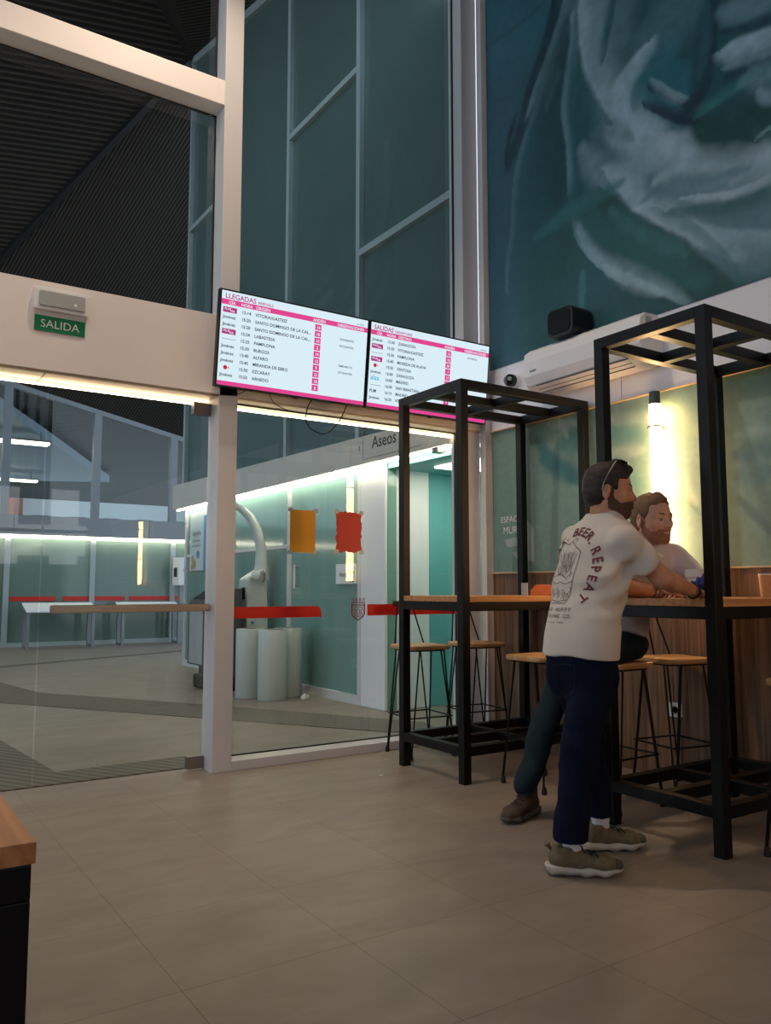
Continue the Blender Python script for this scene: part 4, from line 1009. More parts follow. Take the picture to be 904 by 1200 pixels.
def surface_net(V, lo, h):
    ins = V < 0
    c = np.zeros(np.array(V.shape)-1, np.uint8)
    for a in (0, 1):
        for b in (0, 1):
            for d in (0, 1): c += ins[a:V.shape[0]-1+a, b:V.shape[1]-1+b, d:V.shape[2]-1+d]
    act = np.argwhere((c > 0) & (c < 8))
    ids = np.full(c.shape, -1, np.int64); ids[tuple(act.T)] = np.arange(len(act))
    acc = np.zeros((len(act), 3)); cnt = np.zeros(len(act))
    corners = [(a, b, d) for a in (0, 1) for b in (0, 1) for d in (0, 1)]
    val = {q: V[act[:, 0]+q[0], act[:, 1]+q[1], act[:, 2]+q[2]] for q in corners}
    for p in corners:
        for ax in range(3):
            if p[ax]: continue
            q = list(p); q[ax] = 1; q = tuple(q); a, b = val[p], val[q]
            m = (a < 0) != (b < 0); t = np.where(m, a/np.where(m, a-b, 1), 0)
            pos = np.tile(np.array(p, float), (len(act), 1)); pos[:, ax] = t
            acc += pos*m[:, None]; cnt += m
    verts = lo+(act+acc/cnt[:, None])*h
    quads = []
    for ax in range(3):
        sa = [slice(1, -1)]*3; sb = [slice(1, -1)]*3; sa[ax] = slice(0, V.shape[ax]-1); sb[ax] = slice(1, V.shape[ax])
        A, Bb = ins[tuple(sa)], ins[tuple(sb)]
        e = np.argwhere(A != Bb)
        fl = A[tuple(e.T)]
        o = np.ones(3, int); o[ax] = 0; e = e+o
        u, v = [(1, 2), (2, 0), (0, 1)][ax]
        def at_(du, dv): q = e.copy(); q[:, u] += du; q[:, v] += dv; return ids[tuple(q.T)]
        Q = np.stack([at_(-1, -1), at_(0, -1), at_(0, 0), at_(-1, 0)], 1)
        Q[~fl] = Q[~fl][:, ::-1]; quads.append(Q)
    Q = np.concatenate(quads); Q = Q[(Q >= 0).all(1)]
    return verts, Q

def link_mesh(name, verts, quads, m, parent, relax=1):
    if relax:      # a light Laplacian pass takes out the grid's ripple
        for _ in range(relax):
            sm = np.zeros_like(verts); ct = np.zeros(len(verts))
            for a in range(4):
                i, j = quads[:, a], quads[:, (a+1) % 4]
                for d in range(3): sm[:, d] += np.bincount(i, verts[j, d], len(verts))+np.bincount(j, verts[i, d], len(verts))
                ct += np.bincount(i, minlength=len(verts))+np.bincount(j, minlength=len(verts))
            verts = verts*.5+.5*sm/np.maximum(ct, 1)[:, None]
    base = Vector((0, 0, 0)); p = parent
    while p is not None: base += p.location; p = p.parent
    me = bpy.data.meshes.new(name); me.from_pydata((verts-np.array(base)).tolist(), [], quads.tolist()); me.update()
    me.polygons.foreach_set('use_smooth', [True]*len(me.polygons)); me.materials.append(M[m])
    o = bpy.data.objects.new(name, me); COL.objects.link(o)
    if parent is not None: o.parent = parent
    return o

# ---- primitives
def sph(c, r):
    c = np.asarray(c, float); return lambda P: np.linalg.norm(P-c, axis=1)-r
def cap(a, b, ra, rb=None):
    a, b = np.asarray(a, float), np.asarray(b, float); rb = ra if rb is None else rb; ab = b-a; L = ab@ab
    def f(P):
        t = np.clip((P-a)@ab/L, 0, 1); return np.linalg.norm(P-a-t[:, None]*ab, axis=1)-(ra+(rb-ra)*t)
    return f
def ell(c, r, F=None):
    c, r = np.asarray(c, float), np.asarray(r, float); F = np.eye(3) if F is None else np.asarray(F)
    def f(P):
        q = (P-c)@F.T; k0 = np.linalg.norm(q/r, axis=1); k1 = np.linalg.norm(q/(r*r), axis=1)
        return np.where(k1 > 1e-9, k0*(k0-1)/np.maximum(k1, 1e-9), -r.min())
    return f
def ecap(a, b, sa, fa, sb, fb, side):
    """limb section with an oval profile: half-widths sa/sb along `side`, fa/fb across it"""
    a, b = np.asarray(a, float), np.asarray(b, float); ab = b-a; L = ab@ab; l = nrm(ab)
    s_ = np.asarray(side, float); s_ = nrm(s_-l*(s_@l)); f_ = np.cross(l, s_)
    def f(P):
        q = P-a; t = np.clip(q@ab/L, 0, 1); r = q-t[:, None]*ab
        ws, wf = sa+(sb-sa)*t, fa+(fb-fa)*t; wl = np.minimum(ws, wf)
        k0 = np.sqrt((r@s_/ws)**2+(r@f_/wf)**2+(r@l/wl)**2)
        k1 = np.sqrt((r@s_/ws**2)**2+(r@f_/wf**2)**2+(r@l/wl**2)**2)
        return np.where(k1 > 1e-9, k0*(k0-1)/np.maximum(k1, 1e-9), -wl)
    return f
def plane(p, n):
    p, n = np.asarray(p, float), nrm(n); return lambda P: (P-p)@n
def both(f, g): return lambda P: np.maximum(f(P), g(P))
def rbx(c, r, F, rad):
    c, r, F = np.asarray(c, float), np.asarray(r, float), np.asarray(F)
    def f(P):
        q = np.abs((P-c)@F.T)-(r-rad); return np.linalg.norm(np.maximum(q, 0), axis=1)+np.minimum(q.max(1), 0)-rad
    return f
def fnoise(scale, amp, seed):
    rs = np.random.RandomState(seed); ds = rs.randn(7, 3); ds /= np.linalg.norm(ds, axis=1)[:, None]; ph = rs.rand(7)*6.28; fr = scale*(.6+rs.rand(7)*1.2)
    def f(P):
        w = P+.25/scale*np.sin(P[:, [1, 2, 0]]*scale*.9)
        return amp*sum(np.sin(w@d*k+p) for d, k, p in zip(ds, fr, ph))/3
    return f

class Head:
    def __init__(s, c, fwd, scale=1.0, roll=0.0, pitch=0.0):
        f = nrm(fwd); up0 = V3(0, 0, 1); l = nrm(np.cross(up0, f)); u = np.cross(f, l)
        if roll: l, u = l*math.cos(roll)+u*math.sin(roll), u*math.cos(roll)-l*math.sin(roll)
        s.f, s.l, s.u, s.c, s.k = f, l, u, np.asarray(c, float), scale; s.F = np.stack([f, l, u])
    def p(s, a, b, c): return s.c+s.k*(s.f*a+s.l*b+s.u*c)
    def e(s, c, r, F=None): return ell(s.p(*c), np.array(r)*s.k, s.F if F is None else F)
    def cp(s, a, b, ra, rb=None): return cap(s.p(*a), s.p(*b), ra*s.k, (ra if rb is None else rb)*s.k)
    def solid(s, S):
        S.add(s.e((-.012, 0, .033), (.098, .077, .088)), .03)
        S.add(s.e((.03, 0, -.025), (.062, .064, .085)), .03)
        S.add(s.e((.028, 0, -.072), (.058, .053, .038)), .025)
        S.add(s.e((.066, 0, -.098), (.024, .026, .019)), .025)
        for y in (-1, 1):
            S.add(s.cp((.0, y*.057, -.055), (.06, y*.026, -.098), .016, .014), .025)
            S.add(s.e((.058, y*.040, -.022), (.025, .022, .022)), .02)
            S.add(s.cp((.080, y*.016, .022), (.066, y*.05, .020), .012, .010), .014)
        for y in (-1, 1): S.sub(s.e((.094, y*.031, .001), (.016, .019, .012)), .012)
        for y in (-1, 1):
            S.add(s.e((.0705, y*.031, .0015), (.0155, .017, .0135)), .004)
        S.add(s.cp((.084, 0, .012), (.107, 0, -.027), .0075, .0105), .010)
        for y in (-1, 1): S.add(s.e((.097, y*.011, -.033), (.010, .008, .0075)), .006)
        S.add(s.e((.084, 0, -.058), (.015, .024, .014)), .014)
        S.add(s.e((.0955, 0, -.0555), (.007, .021, .0048)), .004)
        S.add(s.e((.0945, 0, -.0665), (.0075, .019, .0058)), .004)
        S.sub(s.e((.104, 0, -.0608), (.010, .022, .0018)), .003)
        for y in (-1, 1):
            ef = nrm(s.f*.93-s.l*y*-.35); el = nrm(np.cross(s.u, ef)); Fe = np.stack([ef, el, s.u])
            S.add(s.e((-.012, y*.078, -.006), (.020, .008, .033), Fe), .008)
            S.add(s.e((-.006, y*.077, -.030), (.011, .008, .012), Fe), .006)
            S.sub(s.e((-.006, y*.085, -.002), (.010, .006, .018), Fe), .005)
        return S

def finger(S, base, d0, nrml, lens, r, curl):
    d = nrm(d0); n = nrm(nrml); p = np.asarray(base, float); rr = r
    for L, c in zip(lens, curl):
        ax = nrm(np.cross(d, n)); ca, sa = math.cos(c), math.sin(c)
        d, n = nrm(d*ca-n*sa), nrm(n*ca+d*sa)
        q = p+d*L; S.add(cap(p, q, rr, rr*.9), .004); p = q; rr *= .9
    return p

def hand(S, wrist, d, up, thumb, sc=1.0, curl=.25, spread=.06):
    """d: towards the fingers, up: back of the hand, thumb: +1/-1 side along d x up"""
    d = nrm(d); up = np.asarray(up, float); up = nrm(up-d*(up@d)); s_ = np.cross(d, up)*thumb; w = np.asarray(wrist, float)
    S.add(ecap(w, w+d*.045*sc, .027*sc, .019*sc, .036*sc, .016*sc, s_), .015)
    S.add(ecap(w+d*.045*sc, w+d*.085*sc, .036*sc, .016*sc, .037*sc, .013*sc, s_), .01)
    for i, (o, L) in enumerate(((.028, .9), (.010, 1.0), (-.009, .94), (-.027, .74))):
        b = w+d*(.090-.004*abs(i-1))*sc+s_*o*sc; dd = nrm(d+s_*(o*spread*30)*.12)
        c = curl*(1+.25*i)
        finger(S, b, dd, up, [.044*L*sc, .027*L*sc, .021*L*sc], .0086*sc*(.85 if i == 3 else 1), [c*.8, c*1.3, c*.8])
        S.add(sph(b+up*.005*sc, .0095*sc), .006)
    tb = w+d*.022*sc+s_*.030*sc-up*.006*sc
    finger(S, tb, nrm(d*.75+s_*.62-up*.15), up, [.040*sc, .031*sc, .025*sc], .0105*sc, [.05, .2, .2])

def torso_chain(S, secs, side_grow, f_grow, k=.05):
    for (c0, s0, f0, sd0), (c1, s1, f1, sd1) in zip(secs, secs[1:]):
        S.add(ecap(c0, c1, s0+side_grow, f0+f_grow, s1+side_grow, f1+f_grow, sd0), k)

def shoe(owner, origin, d, up_mat, sole_mat, tall, L=.30, lace='lace', toe_mat=None, tilt=0):
    d = nrm(d); u0 = V3(0, 0, 1); s_ = np.cross(d, u0); o = np.asarray(origin, float)
    P_ = lambda a, b, c: o+d*a+s_*b+u0*c
    ub = L/.30
    S = Solid()
    S.add(ecap(P_(-.055*ub, 0, .058), P_(.02*ub, 0, .062), .036, .034, .038, .036, s_), .03)
    S.add(ecap(P_(.02*ub, 0, .058), P_(.12*ub, 0, .048), .040, .032, .046, .028, s_), .03)
    S.add(ecap(P_(.12*ub, 0, .046), P_(.172*ub, 0, .042), .046, .026, .034, .020, s_), .03)
    S.add(ecap(P_(-.045*ub, 0, .075), P_(-.035*ub, 0, .105+tall), .035, .038, .040, .047, s_), .03)
    S.add(ecap(P_(.0, 0, .085), P_(-.02*ub, 0, .10+tall), .034, .03, .036, .03, s_), .03)
    S.cut(plane(P_(0, 0, .024), -u0)); S.cut(plane(P_(-.06, 0, .112+tall), nrm(u0-d*.12)))
    S.post = fnoise(90, .0008, 3)
    lo = o-V3(.26, .26, .03); hi = o+V3(.26, .26, .26)
    v, q = S.mesh(lo, hi, .0045)
    sh = link_mesh('shoe', v, q, up_mat, owner)
    S2 = Solid()
    S2.add(ecap(P_(-.075*ub, 0, .026), P_(.05*ub, 0, .022), .040, .024, .044, .022, s_), .02)
    S2.add(ecap(P_(.05*ub, 0, .022), P_(.125*ub, 0, .022), .044, .022, .049, .021, s_), .02)
    S2.add(ecap(P_(.125*ub, 0, .022), P_(.18*ub, 0, .030), .049, .021, .032, .014, s_), .02)
    S2.add(ecap(P_(-.09*ub, 0, .038), P_(-.06*ub, 0, .03), .030, .018, .036, .02, s_), .02)
    S2.cut(plane(P_(0, 0, .002), -u0)); S2.cut(plane(P_(0, 0, .046), nrm(u0-d*.02)))
    S2.post = lambda P: .0016*np.sin((P-o)@d*95)*(((P-o)@u0) < .02)
    v, q = S2.mesh(lo, hi, .0045)
    link_mesh('sole', v, q, sole_mat, sh)
    lc = MB()
    for k in range(4):
        a = (.035+.025*k)*ub; h = .106-.0085*k+tall*(.35 if k == 0 else .1); w = .024
        lc.tube([tuple(P_(a-.01, -w, h-.012)), tuple(P_(a, 0, h)), tuple(P_(a+.012, w, h-.012))], .003, 6)
    lc.tube([tuple(P_(.03*ub, 0, .112+tall*.3)), tuple(P_(.02, .02, .13+tall*.3)), tuple(P_(.035, .035, .115+tall*.3))], .003, 6)
    lc.tube([tuple(P_(.03*ub, 0, .112+tall*.3)), tuple(P_(.03, -.025, .128+tall*.3)), tuple(P_(.05, -.04, .108+tall*.3))], .003, 6)
    lc.build('laces', lace, sh, smooth=True)
    tg = MB(); tg.tube([tuple(P_(-.078*ub, 0, .095+tall)), tuple(P_(-.10*ub, 0, .118+tall)), tuple(P_(-.085*ub, 0, .125+tall))], [.006, .010, .005], 8)
    tg.build('heel_tab', up_mat, sh, smooth=True)
    if toe_mat:
        S3 = Solid(); S3.add(ecap(P_(.085*ub, 0, .052), P_(.174*ub, 0, .042), .0475, .0275, .0355, .0215, s_), .03)
        S3.cut(plane(P_(.095*ub, 0, 0), -d)); S3.cut(plane(P_(0, 0, .03), -u0))
        v, q = S3.mesh(lo, hi, .0045); link_mesh('toe_cap', v, q, toe_mat, sh)
    return sh

def face_parts(H, owner, eyes_to, iris='iris'):
    for y in (-1, 1):
        c = H.p(.0725, y*.031, .0015); g = nrm(eyes_to)
        e = MB().lathe([(a*H.k, b*H.k) for a, b in ((.0001, -.013), (.008, -.0102), (.0125, -.0035), (.013, 0), (.0125, .0035), (.0102, .008), (.006, .0115), (.0001, .013))], c, 16, g)
        # cut down to the lid opening: a lens-shaped patch of the ball
        me = e.build('eye', 'eye', owner, smooth=True); me.scale = (1, 1, 1)
        MB().lathe([(.0062*H.k, .0117*H.k), (.0045*H.k, .0126*H.k), (.0001, .0134*H.k)], c, 14, g).build('iris', iris, me, smooth=True)
        # brow
        n = 6; pts = [tuple(H.p(.0925-.009*t-.012*t*t, y*(.013+.036*t), .0235+.006*math.sin(t*2.4))) for t in [k/n for k in range(n+1)]]
        MB().tube(pts, [.003, .0042, .0045, .0042, .0036, .0028, .0015], 6).build('eyebrow', M_HAIR[0], owner, smooth=True)

def lids(S, H):
    for y in (-1, 1):
        S.sub(H.e((.089, y*.031, .0005), (.012, .0115, .0045)), .002)
    return S

def beard_on(H, owner, m, off, rough):
    """short hair on jaw, chin, upper lip and in front of the ears: the face surface pushed out a little"""
    S = Solid(); H.solid(S)
    def region(P):
        q = (P-H.c)/H.k; f, u, l = q@H.f, q@H.u, np.abs(q@H.l)
        g = np.where(f < .022, .008, np.where(f < .050, -.034-.85*(f-.022), np.where(f < .078, -.058+.25*(f-.050), -.046)))
        return H.k*np.maximum(np.maximum(u-g, .002-f), np.maximum(-.116-u+.25*np.minimum(f-.05, 0), -.2))
    S.cut(region)
    S.sub(H.e((.10, 0, -.0612), (.018, .0185, .0078)), .003)
    for y in (-1, 1): S.sub(H.e((-.010, y*.082, -.006), (.026, .02, .036)), .004)
    nz = fnoise(230, rough, 8)
    S.post = lambda P: nz(P)-off*H.k
    v, q = S.mesh(H.c-.17, H.c+.15, .0034); link_mesh('beard', v, q, m, owner)

# ------------------------------------------------------------------ the standing man
body_root = None
def build_standing():
    Rt = V3(.08, -.997, 0)                         # his right
    fw = V3(.997, .08, 0)
    secs = [(V3(2.650, 2.475, .86), .150, .110, Rt), (V3(2.665, 2.475, 1.00), .138, .098, Rt), (V3(2.725, 2.485, 1.17), .150, .105, Rt),
            (V3(2.785, 2.49, 1.31), .162, .105, Rt), (V3(2.825, 2.49, 1.40), .150, .075, Rt)]
    head = Head((2.855, 2.475, 1.583), (.63, -.775, -.08), 1.03)
    shR, elR, wrR = V3(2.755, 2.315, 1.345), V3(2.895, 2.235, 1.19), V3(3.185, 2.285, 1.130)
    shL, elL, wrL = V3(2.85, 2.68, 1.375), V3(3.08, 2.70, 1.165), V3(3.33, 2.60, 1.126)
    hipR, knR, anR = V3(2.635, 2.395, .86), V3(2.545, 2.40, .50), V3(2.497, 2.405, .10)
    hipL, knL, anL = V3(2.675, 2.56, .86), V3(2.79, 2.575, .48), V3(2.835, 2.555, .10)
    B = Solid()
    torso_chain(B, secs, -.012, -.010, .05)
    B.add(cap(V3(2.825, 2.49, 1.41), head.p(-.025, 0, -.05), .062, .056), .04)
    head.solid(B); lids(B, head)
    for sh, el, wr in ((shR, elR, wrR), (shL, elL, wrL)):
        B.add(cap(V3(2.83, 2.49, 1.39)*.3+sh*.7, sh, .05, .052), .04)
        B.add(cap(sh, el, .050, .041), .03); B.add(sph(el, .039), .02)
        m = el+(wr-el)*.3; B.add(cap(el, m, .039, .042), .02); B.add(cap(m, wr, .042, .026), .02)
    hand(B, wrR, V3(.94, .22, -.10), V3(-.05, -.25, 1), -1, 1.0, .22)
    hand(B, wrL, V3(.93, -.33, -.07), V3(0, .2, 1), 1, 1.0, .2)
    for hp, kn, an in ((hipR, knR, anR), (hipL, knL, anL)):
        B.add(cap(hp+V3(0, 0, -.06), kn, .070, .052), .04); B.add(cap(kn, an, .050, .034), .03)
        B.add(cap(an+V3(0, 0, -.03), an+V3(.10, -.06, -.055), .026, .018), .02)
    v, q = B.mesh((2.3, 2.1, -.01), (3.56, 2.9, 1.76), .0042)
    root = link_mesh('person', v, q, 'skin', None)
    tag(root, 'standing bearded man in off-white printed T-shirt and navy jeans leaning on the table', 'person')
    # hair: cap of the skull with a hairline, short at the neck
    Hs = Solid(); skull = Solid(); head.solid(skull)
    hs = [head.e((-.014, 0, .036), (.107, .0855, .097)), head.e((-.045, 0, -.01), (.072, .079, .075)), head.cp((.02, 0, .118), (.072, 0, .098), .028, .020)]
    for f in hs: Hs.add(f, .02)
    Hs.cut(plane(head.p(.074, 0, .058), nrm(head.f*.88-head.u*.48)))                       # forehead line
    Hs.cut(plane(head.p(-.03, 0, -.062), nrm(-head.u*.8+head.f*.5)))                        # nape to the ear
    side = lambda P: -np.minimum(np.minimum(((P-head.p(.022, 0, 0))@head.f)*-1*-1, 1), -((P-head.p(0, 0, .035))@head.u))
    # keep the temple clear: remove what is both in front of the ear and below the temple line
    def temple(P):
        a = head.p(.040, 0, .030)-P; return np.maximum(-(((P-head.p(.040, 0, 0))@head.f)), ((P-head.p(0, 0, .052))@head.u))
    Hs.sub(temple, .008)
    for y in (-1, 1): Hs.sub(head.e((-.004, y*.088, -.012), (.026, .03, .036)), .006)
    Hs.post = fnoise(160, .0016, 5)
    hv, hq = Hs.mesh(head.c-.17, head.c+.17, .0036)
    M_HAIR[0] = 'hair'
    link_mesh('hair', hv, hq, 'hair', root)
    beard_on(head, root, 'beard', .0032, .0014)
    face_parts(head, root, head.f)
    # T-shirt
    T = Solid()
    ssecs = [(V3(2.645, 2.475, .90), .165, .122, Rt), (V3(2.665, 2.475, 1.00), .158, .116, Rt), (V3(2.722, 2.485, 1.16), .172, .120, Rt),
             (V3(2.78, 2.49, 1.29), .180, .118, Rt), (V3(2.815, 2.49, 1.375), .165, .092, Rt), (V3(2.825, 2.49, 1.45), .085, .070, Rt)]
    torso_chain(T, ssecs, .0, .0, .05)
    T.add(ecap(V3(2.645, 2.475, .90), V3(2.632, 2.475, .80), .170, .130, .182, .145, Rt), .05)
    for sh, el, s in ((shR, elR, 1), (shL, elL, -1)):
        m = sh+(el-sh)*.72
        T.add(cap(V3(2.81, 2.49, 1.372)*.35+sh*.65, sh, .060, .060), .05)
        ax = nrm(el-sh)
        T.add(both(cap(sh, m+ax*.1, .060, .074), plane(m, ax)), .03)
    T.cut(plane(V3(2.64, 0, .852), V3(-.06, 0, -1)))
    T.cut(plane(head.p(-.045, 0, -.125)+V3(.0, 0, .034), V3(-.25, 0, 1)))
    dg = nrm(V3(.55, -.1, 1)); arm = V3(2.87, 2.33, 1.27)
    nz = fnoise(16, .0035, 21)
    def folds(P):
        r = P-arm; u = r@nrm(V3(-.75, .0, -.66)); w = r@nrm(V3(-.66, 0, .75))
        m = np.exp(-((P[:, 1]-2.32)/.13)**2)*np.exp(-((u-.13)/.16)**2)
        out = .013*m*np.sin(w*70+5*np.sin(u*9))*np.exp(-(w/.13)**2)
        low = np.clip((1.15-P[:, 2])/.25, 0, 1)
        out = out+.004*low*np.sin((P@nrm(V3(.3, .9, .5)))*38+2*np.sin(P[:, 2]*17))
        return out+nz(P)
    T.post = folds
    tv, tq = T.mesh((2.3, 2.08, .82), (3.2, 2.9, 1.55), .0062)
    shirt = link_mesh('t_shirt', tv, tq, 'shirt', root)
    # print on the back, wrapped on the cloth
    bvh = BVHTree.FromPolygons([Vector(p) for p in tv], [tuple(x) for x in tq.tolist()])
    fwd = Vector(fw); rt = Vector(Rt)
    cpt = Vector((2.30, 2.505, 1.235))               # centre of the print behind his back
    def wrap(mb, name, m):
        vs = []; ok = []
        for p in mb.v:
            hit = bvh.ray_cast(Vector(p), fwd, 1.0)
            ok.append(hit[0] is not None); vs.append(tuple(hit[0]-fwd*.0035) if hit[0] is not None else p)
        fs = [f for f in mb.f if all(ok[i] for i in f)]
        o = MB().add(vs, fs).build(name, m, shirt); return o
    R_, U_ = rt, Vector((0, 0, 1))
    BOLD[0] = .018
    rd = MB(); txt = 'STEAK. BEER. REPEAT'; size = .054
    ang = math.radians(196); total = 0; adv = []
    for chh in txt:
        w = text_geo(chh)[2] if chh != ' ' else .28
        adv.append(w+.14)
    sc_ = math.radians(246)/sum(adv)
    for chh, a in zip(txt, adv):
        mid = ang-sc_*a/2
        if chh != ' ':
            radial = R_*math.cos(mid)+U_*math.sin(mid); tang = R_*math.sin(mid)-U_*math.cos(mid)
            ex = .150 if True else 0
            ctr = cpt+R_*(.028+.128*math.cos(mid))+U_*(-.01+.172*math.sin(mid))
            rd.text(chh, ctr-radial*.018, tang, radial, size, 'c')
        ang -= sc_*a
    wrap(rd, 'maroon_lettering', 'printred')
    BOLD[0] = 0.01
    gl = MB()
    def line(pts, w=.0028):
        for a, b in zip(pts, pts[1:]):
            pa, pb = cpt+R_*(a[0]-.004)+U_*(a[1]*.93-.012), cpt+R_*(b[0]-.004)+U_*(b[1]*.93-.012); dd = (pb-pa)
            if dd.length < 1e-5: continue
            nn = fwd.cross(dd.normalized())*w/2; n = max(1, int(dd.length/.02))
            for k in range(n):
                x, y = pa+dd*(k/n), pa+dd*((k+1)/n); gl.add([x-nn, x+nn, y+nn, y-nn], [(0, 1, 2, 3)])
    line([(-.075, .08), (-.062, -.13), (-.05, -.15), (.05, -.15), (.062, -.13), (.078, .09)], .003)
    line([(-.055, -.135), (0, -.142), (.055, -.135)]); line([(-.068, -.05), (-.03, -.06), (0, -.052), (.03, -.062), (.066, -.05)])
    line([(-.075, .08), (-.06, .115), (-.03, .135), (0, .125), (.02, .14), (.045, .115), (.078, .09)], .003)
    line([(.02, .14), (.03, .155), (.045, .15), (.04, .135)])
    rs = random.Random(4)
    for k in range(15):
        x = -.058+.0083*k; y = .10-.02*abs(math.sin(k)); pts = [(x, y)]
        for j in range(4): pts.append((pts[-1][0]+rs.uniform(-.012, .012)*(1-.3*j), pts[-1][1]-rs.uniform(.015, .034)))
        line(pts, .0022)
    for k in range(16):
        x = -.055+.0073*k; y = -.075-rs.uniform(0, .03); line([(x, y), (x+rs.uniform(-.012, .012), y-.014), (x+rs.uniform(-.008, .008), y-.032)], .0022)
    line([(-.05, .02), (-.02, -.02), (.0, .03), (.03, -.01), (.05, .04)]); line([(-.06, -.03), (-.01, -.01), (.03, -.035), (.06, -.01)])
    wrap(gl, 'beer_glass_drawing', 'print')
    cp_ = MB()
    for s_, z, h in (('YOUR HOPPY', -.185, .022), ('CLOTHING CO.', -.213, .022), ('EST SINCE THEN', -.236, .011)):
        for i, chh in enumerate(s_):
            if chh != ' ': cp_.text(chh, cpt+R_*((i-len(s_)/2+.5)*h*.80)+U_*z, R_, U_, h, 'c')
    wrap(cp_, 'small_lettering', 'print')
    # jeans
    J = Solid()
    J.add(ecap(V3(2.645, 2.475, .90), V3(2.643, 2.475, .78), .160, .120, .160, .122, Rt), .03)
    for hp, kn, an in ((hipR, knR, anR), (hipL, knL, anL)):
        J.add(ecap(hp+V3(0, 0, -.09), kn, .086, .100, .066, .076, Rt), .035)
        J.add(ecap(kn, an+V3(-.005, 0, .04), .066, .076, .060, .068, Rt), .03)
        J.cut(lambda P, a=an: np.where(np.linalg.norm((P-a)[:, :2], axis=1) < .14, a[2]+.04-P[:, 2], -1))
    J.cut(plane(V3(0, 0, .895), V3(0, 0, 1)))
    nj = fnoise(17, .006, 31); nk = fnoise(34, .004, 32)
    def jf(P):
        low = np.clip((.62-P[:, 2])/.2, 0, 1)*np.clip((P[:, 2]-.05)/.1, 0, 1)
        Q = P*V3(.6, .6, 1.5); return nj(Q)+low*nk(Q)
    J.post = jf
    jv, jq = J.mesh((2.28, 2.1, .04), (3.1, 2.9, .93), .0062)
    jn = link_mesh('jeans', jv, jq, 'jeans', root)
    jb = BVHTree.FromPolygons([Vector(p) for p in jv], [tuple(x) for x in jq.tolist()])
    pk = MB()
    def pl(pts):
        for a, b in zip(pts, pts[1:]):
            n = 6
            for k in range(n):
                q0, q1 = Vector(a).lerp(Vector(b), k/n), Vector(a).lerp(Vector(b), (k+1)/n)
                h0, h1 = jb.ray_cast(q0, fwd, 1)[0], jb.ray_cast(q1, fwd, 1)[0]
                if h0 and h1: pk.bar(h0-fwd*.002, h1-fwd*.002, .003, .003)
    for y0 in (2.37, 2.53):
        pk = MB()
        pl([(2.2, y0, .83), (2.2, y0+.10, .83), (2.2, y0+.10, .72), (2.2, y0+.05, .69), (2.2, y0, .72), (2.2, y0, .83)])
        pk.build('pocket_stitching', 'jeans2', jn)
    for an, d, nm in ((anR, V3(.80, -.60, 0), 'R'), (anL, V3(.88, -.47, 0), 'L')):
        o = V3(an[0], an[1], 0)
        shoe(root, o, d, 'shoe', 'sole', .0, .31, 'lace', 'shoedark')
        S = Solid(); S.add(cap(o+V3(0, 0, .06), o+V3(-.004, 0, .17), .037, .040)); S.cut(plane(o+V3(0, 0, .155), V3(0, 0, 1)))
        v_, q_ = S.mesh(o-.1+V3(0, 0, .1), o+.1+V3(0, 0, .12), .006); link_mesh('sock', v_, q_, 'sock', root)
    # wristwatch and bracelet
    for wr, el, m, r in ((wrL, elL, 'watch', .033), (wrR, elR, 'blackp', .0315)):
        d = Vector(nrm(wr-el)); c = Vector(wr)-d*.02; u, w, _ = frame_from(d); n = 24
        nm = 'wristwatch' if m == 'watch' else 'bracelet'
        b = MB().tube([c+(u*math.cos(6.2832*k/n)+w*math.sin(6.2832*k/n))*r for k in range(n)], .007 if m == 'watch' else .004, 8, True).build(nm, m, root, smooth=True)
        if m == 'watch':
            nn = Vector((-.1, -.75, .6)); nn = (nn-d*nn.dot(d)).normalized()
            MB().lathe([(.019, 0), (.020, .004), (.018, .009), (.016, .009)], c+nn*(r+.001), 20, nn).build('watch_case', 'watch', b, smooth=True)
            MB().lathe([(.0155, .0085), (.015, .0095)], c+nn*(r+.001), 20, nn).build('watch_dial', 'lens', b)
    # sunglasses pushed up on the hair
    g = thing('sunglasses', 'dark sunglasses pushed up on the standing man\'s hair', 'sunglasses', tuple(head.p(.0, 0, .13)))
    for y in (-1, 1):
        MB().tube([head.p(-.028, y*.083, -.005), head.p(-.022, y*.088, .025), head.p(-.005, y*.089, .07), head.p(.015, y*.082, .112), head.p(.024, y*.072, .127)], .0028, 6).build('temple_arm', 'watch', g, smooth=True)
        c = head.p(.052, y*.035, .1275); n = nrm(head.f*.32+head.u*.95)
        pl_ = [(.029*math.cos(t), .021*math.sin(t)) for t in [6.2832*k/18 for k in range(18)]]
        MB().prism(pl_, c, Vector(head.l), Vector(np.cross(n, head.l)), .004).build('lens', 'lens', g, bevel=.001)
    MB().tube([head.p(.052, -.008, .130), head.p(.053, 0, .132), head.p(.052, .008, .130)], .003, 6).build('bridge', 'watch', g)

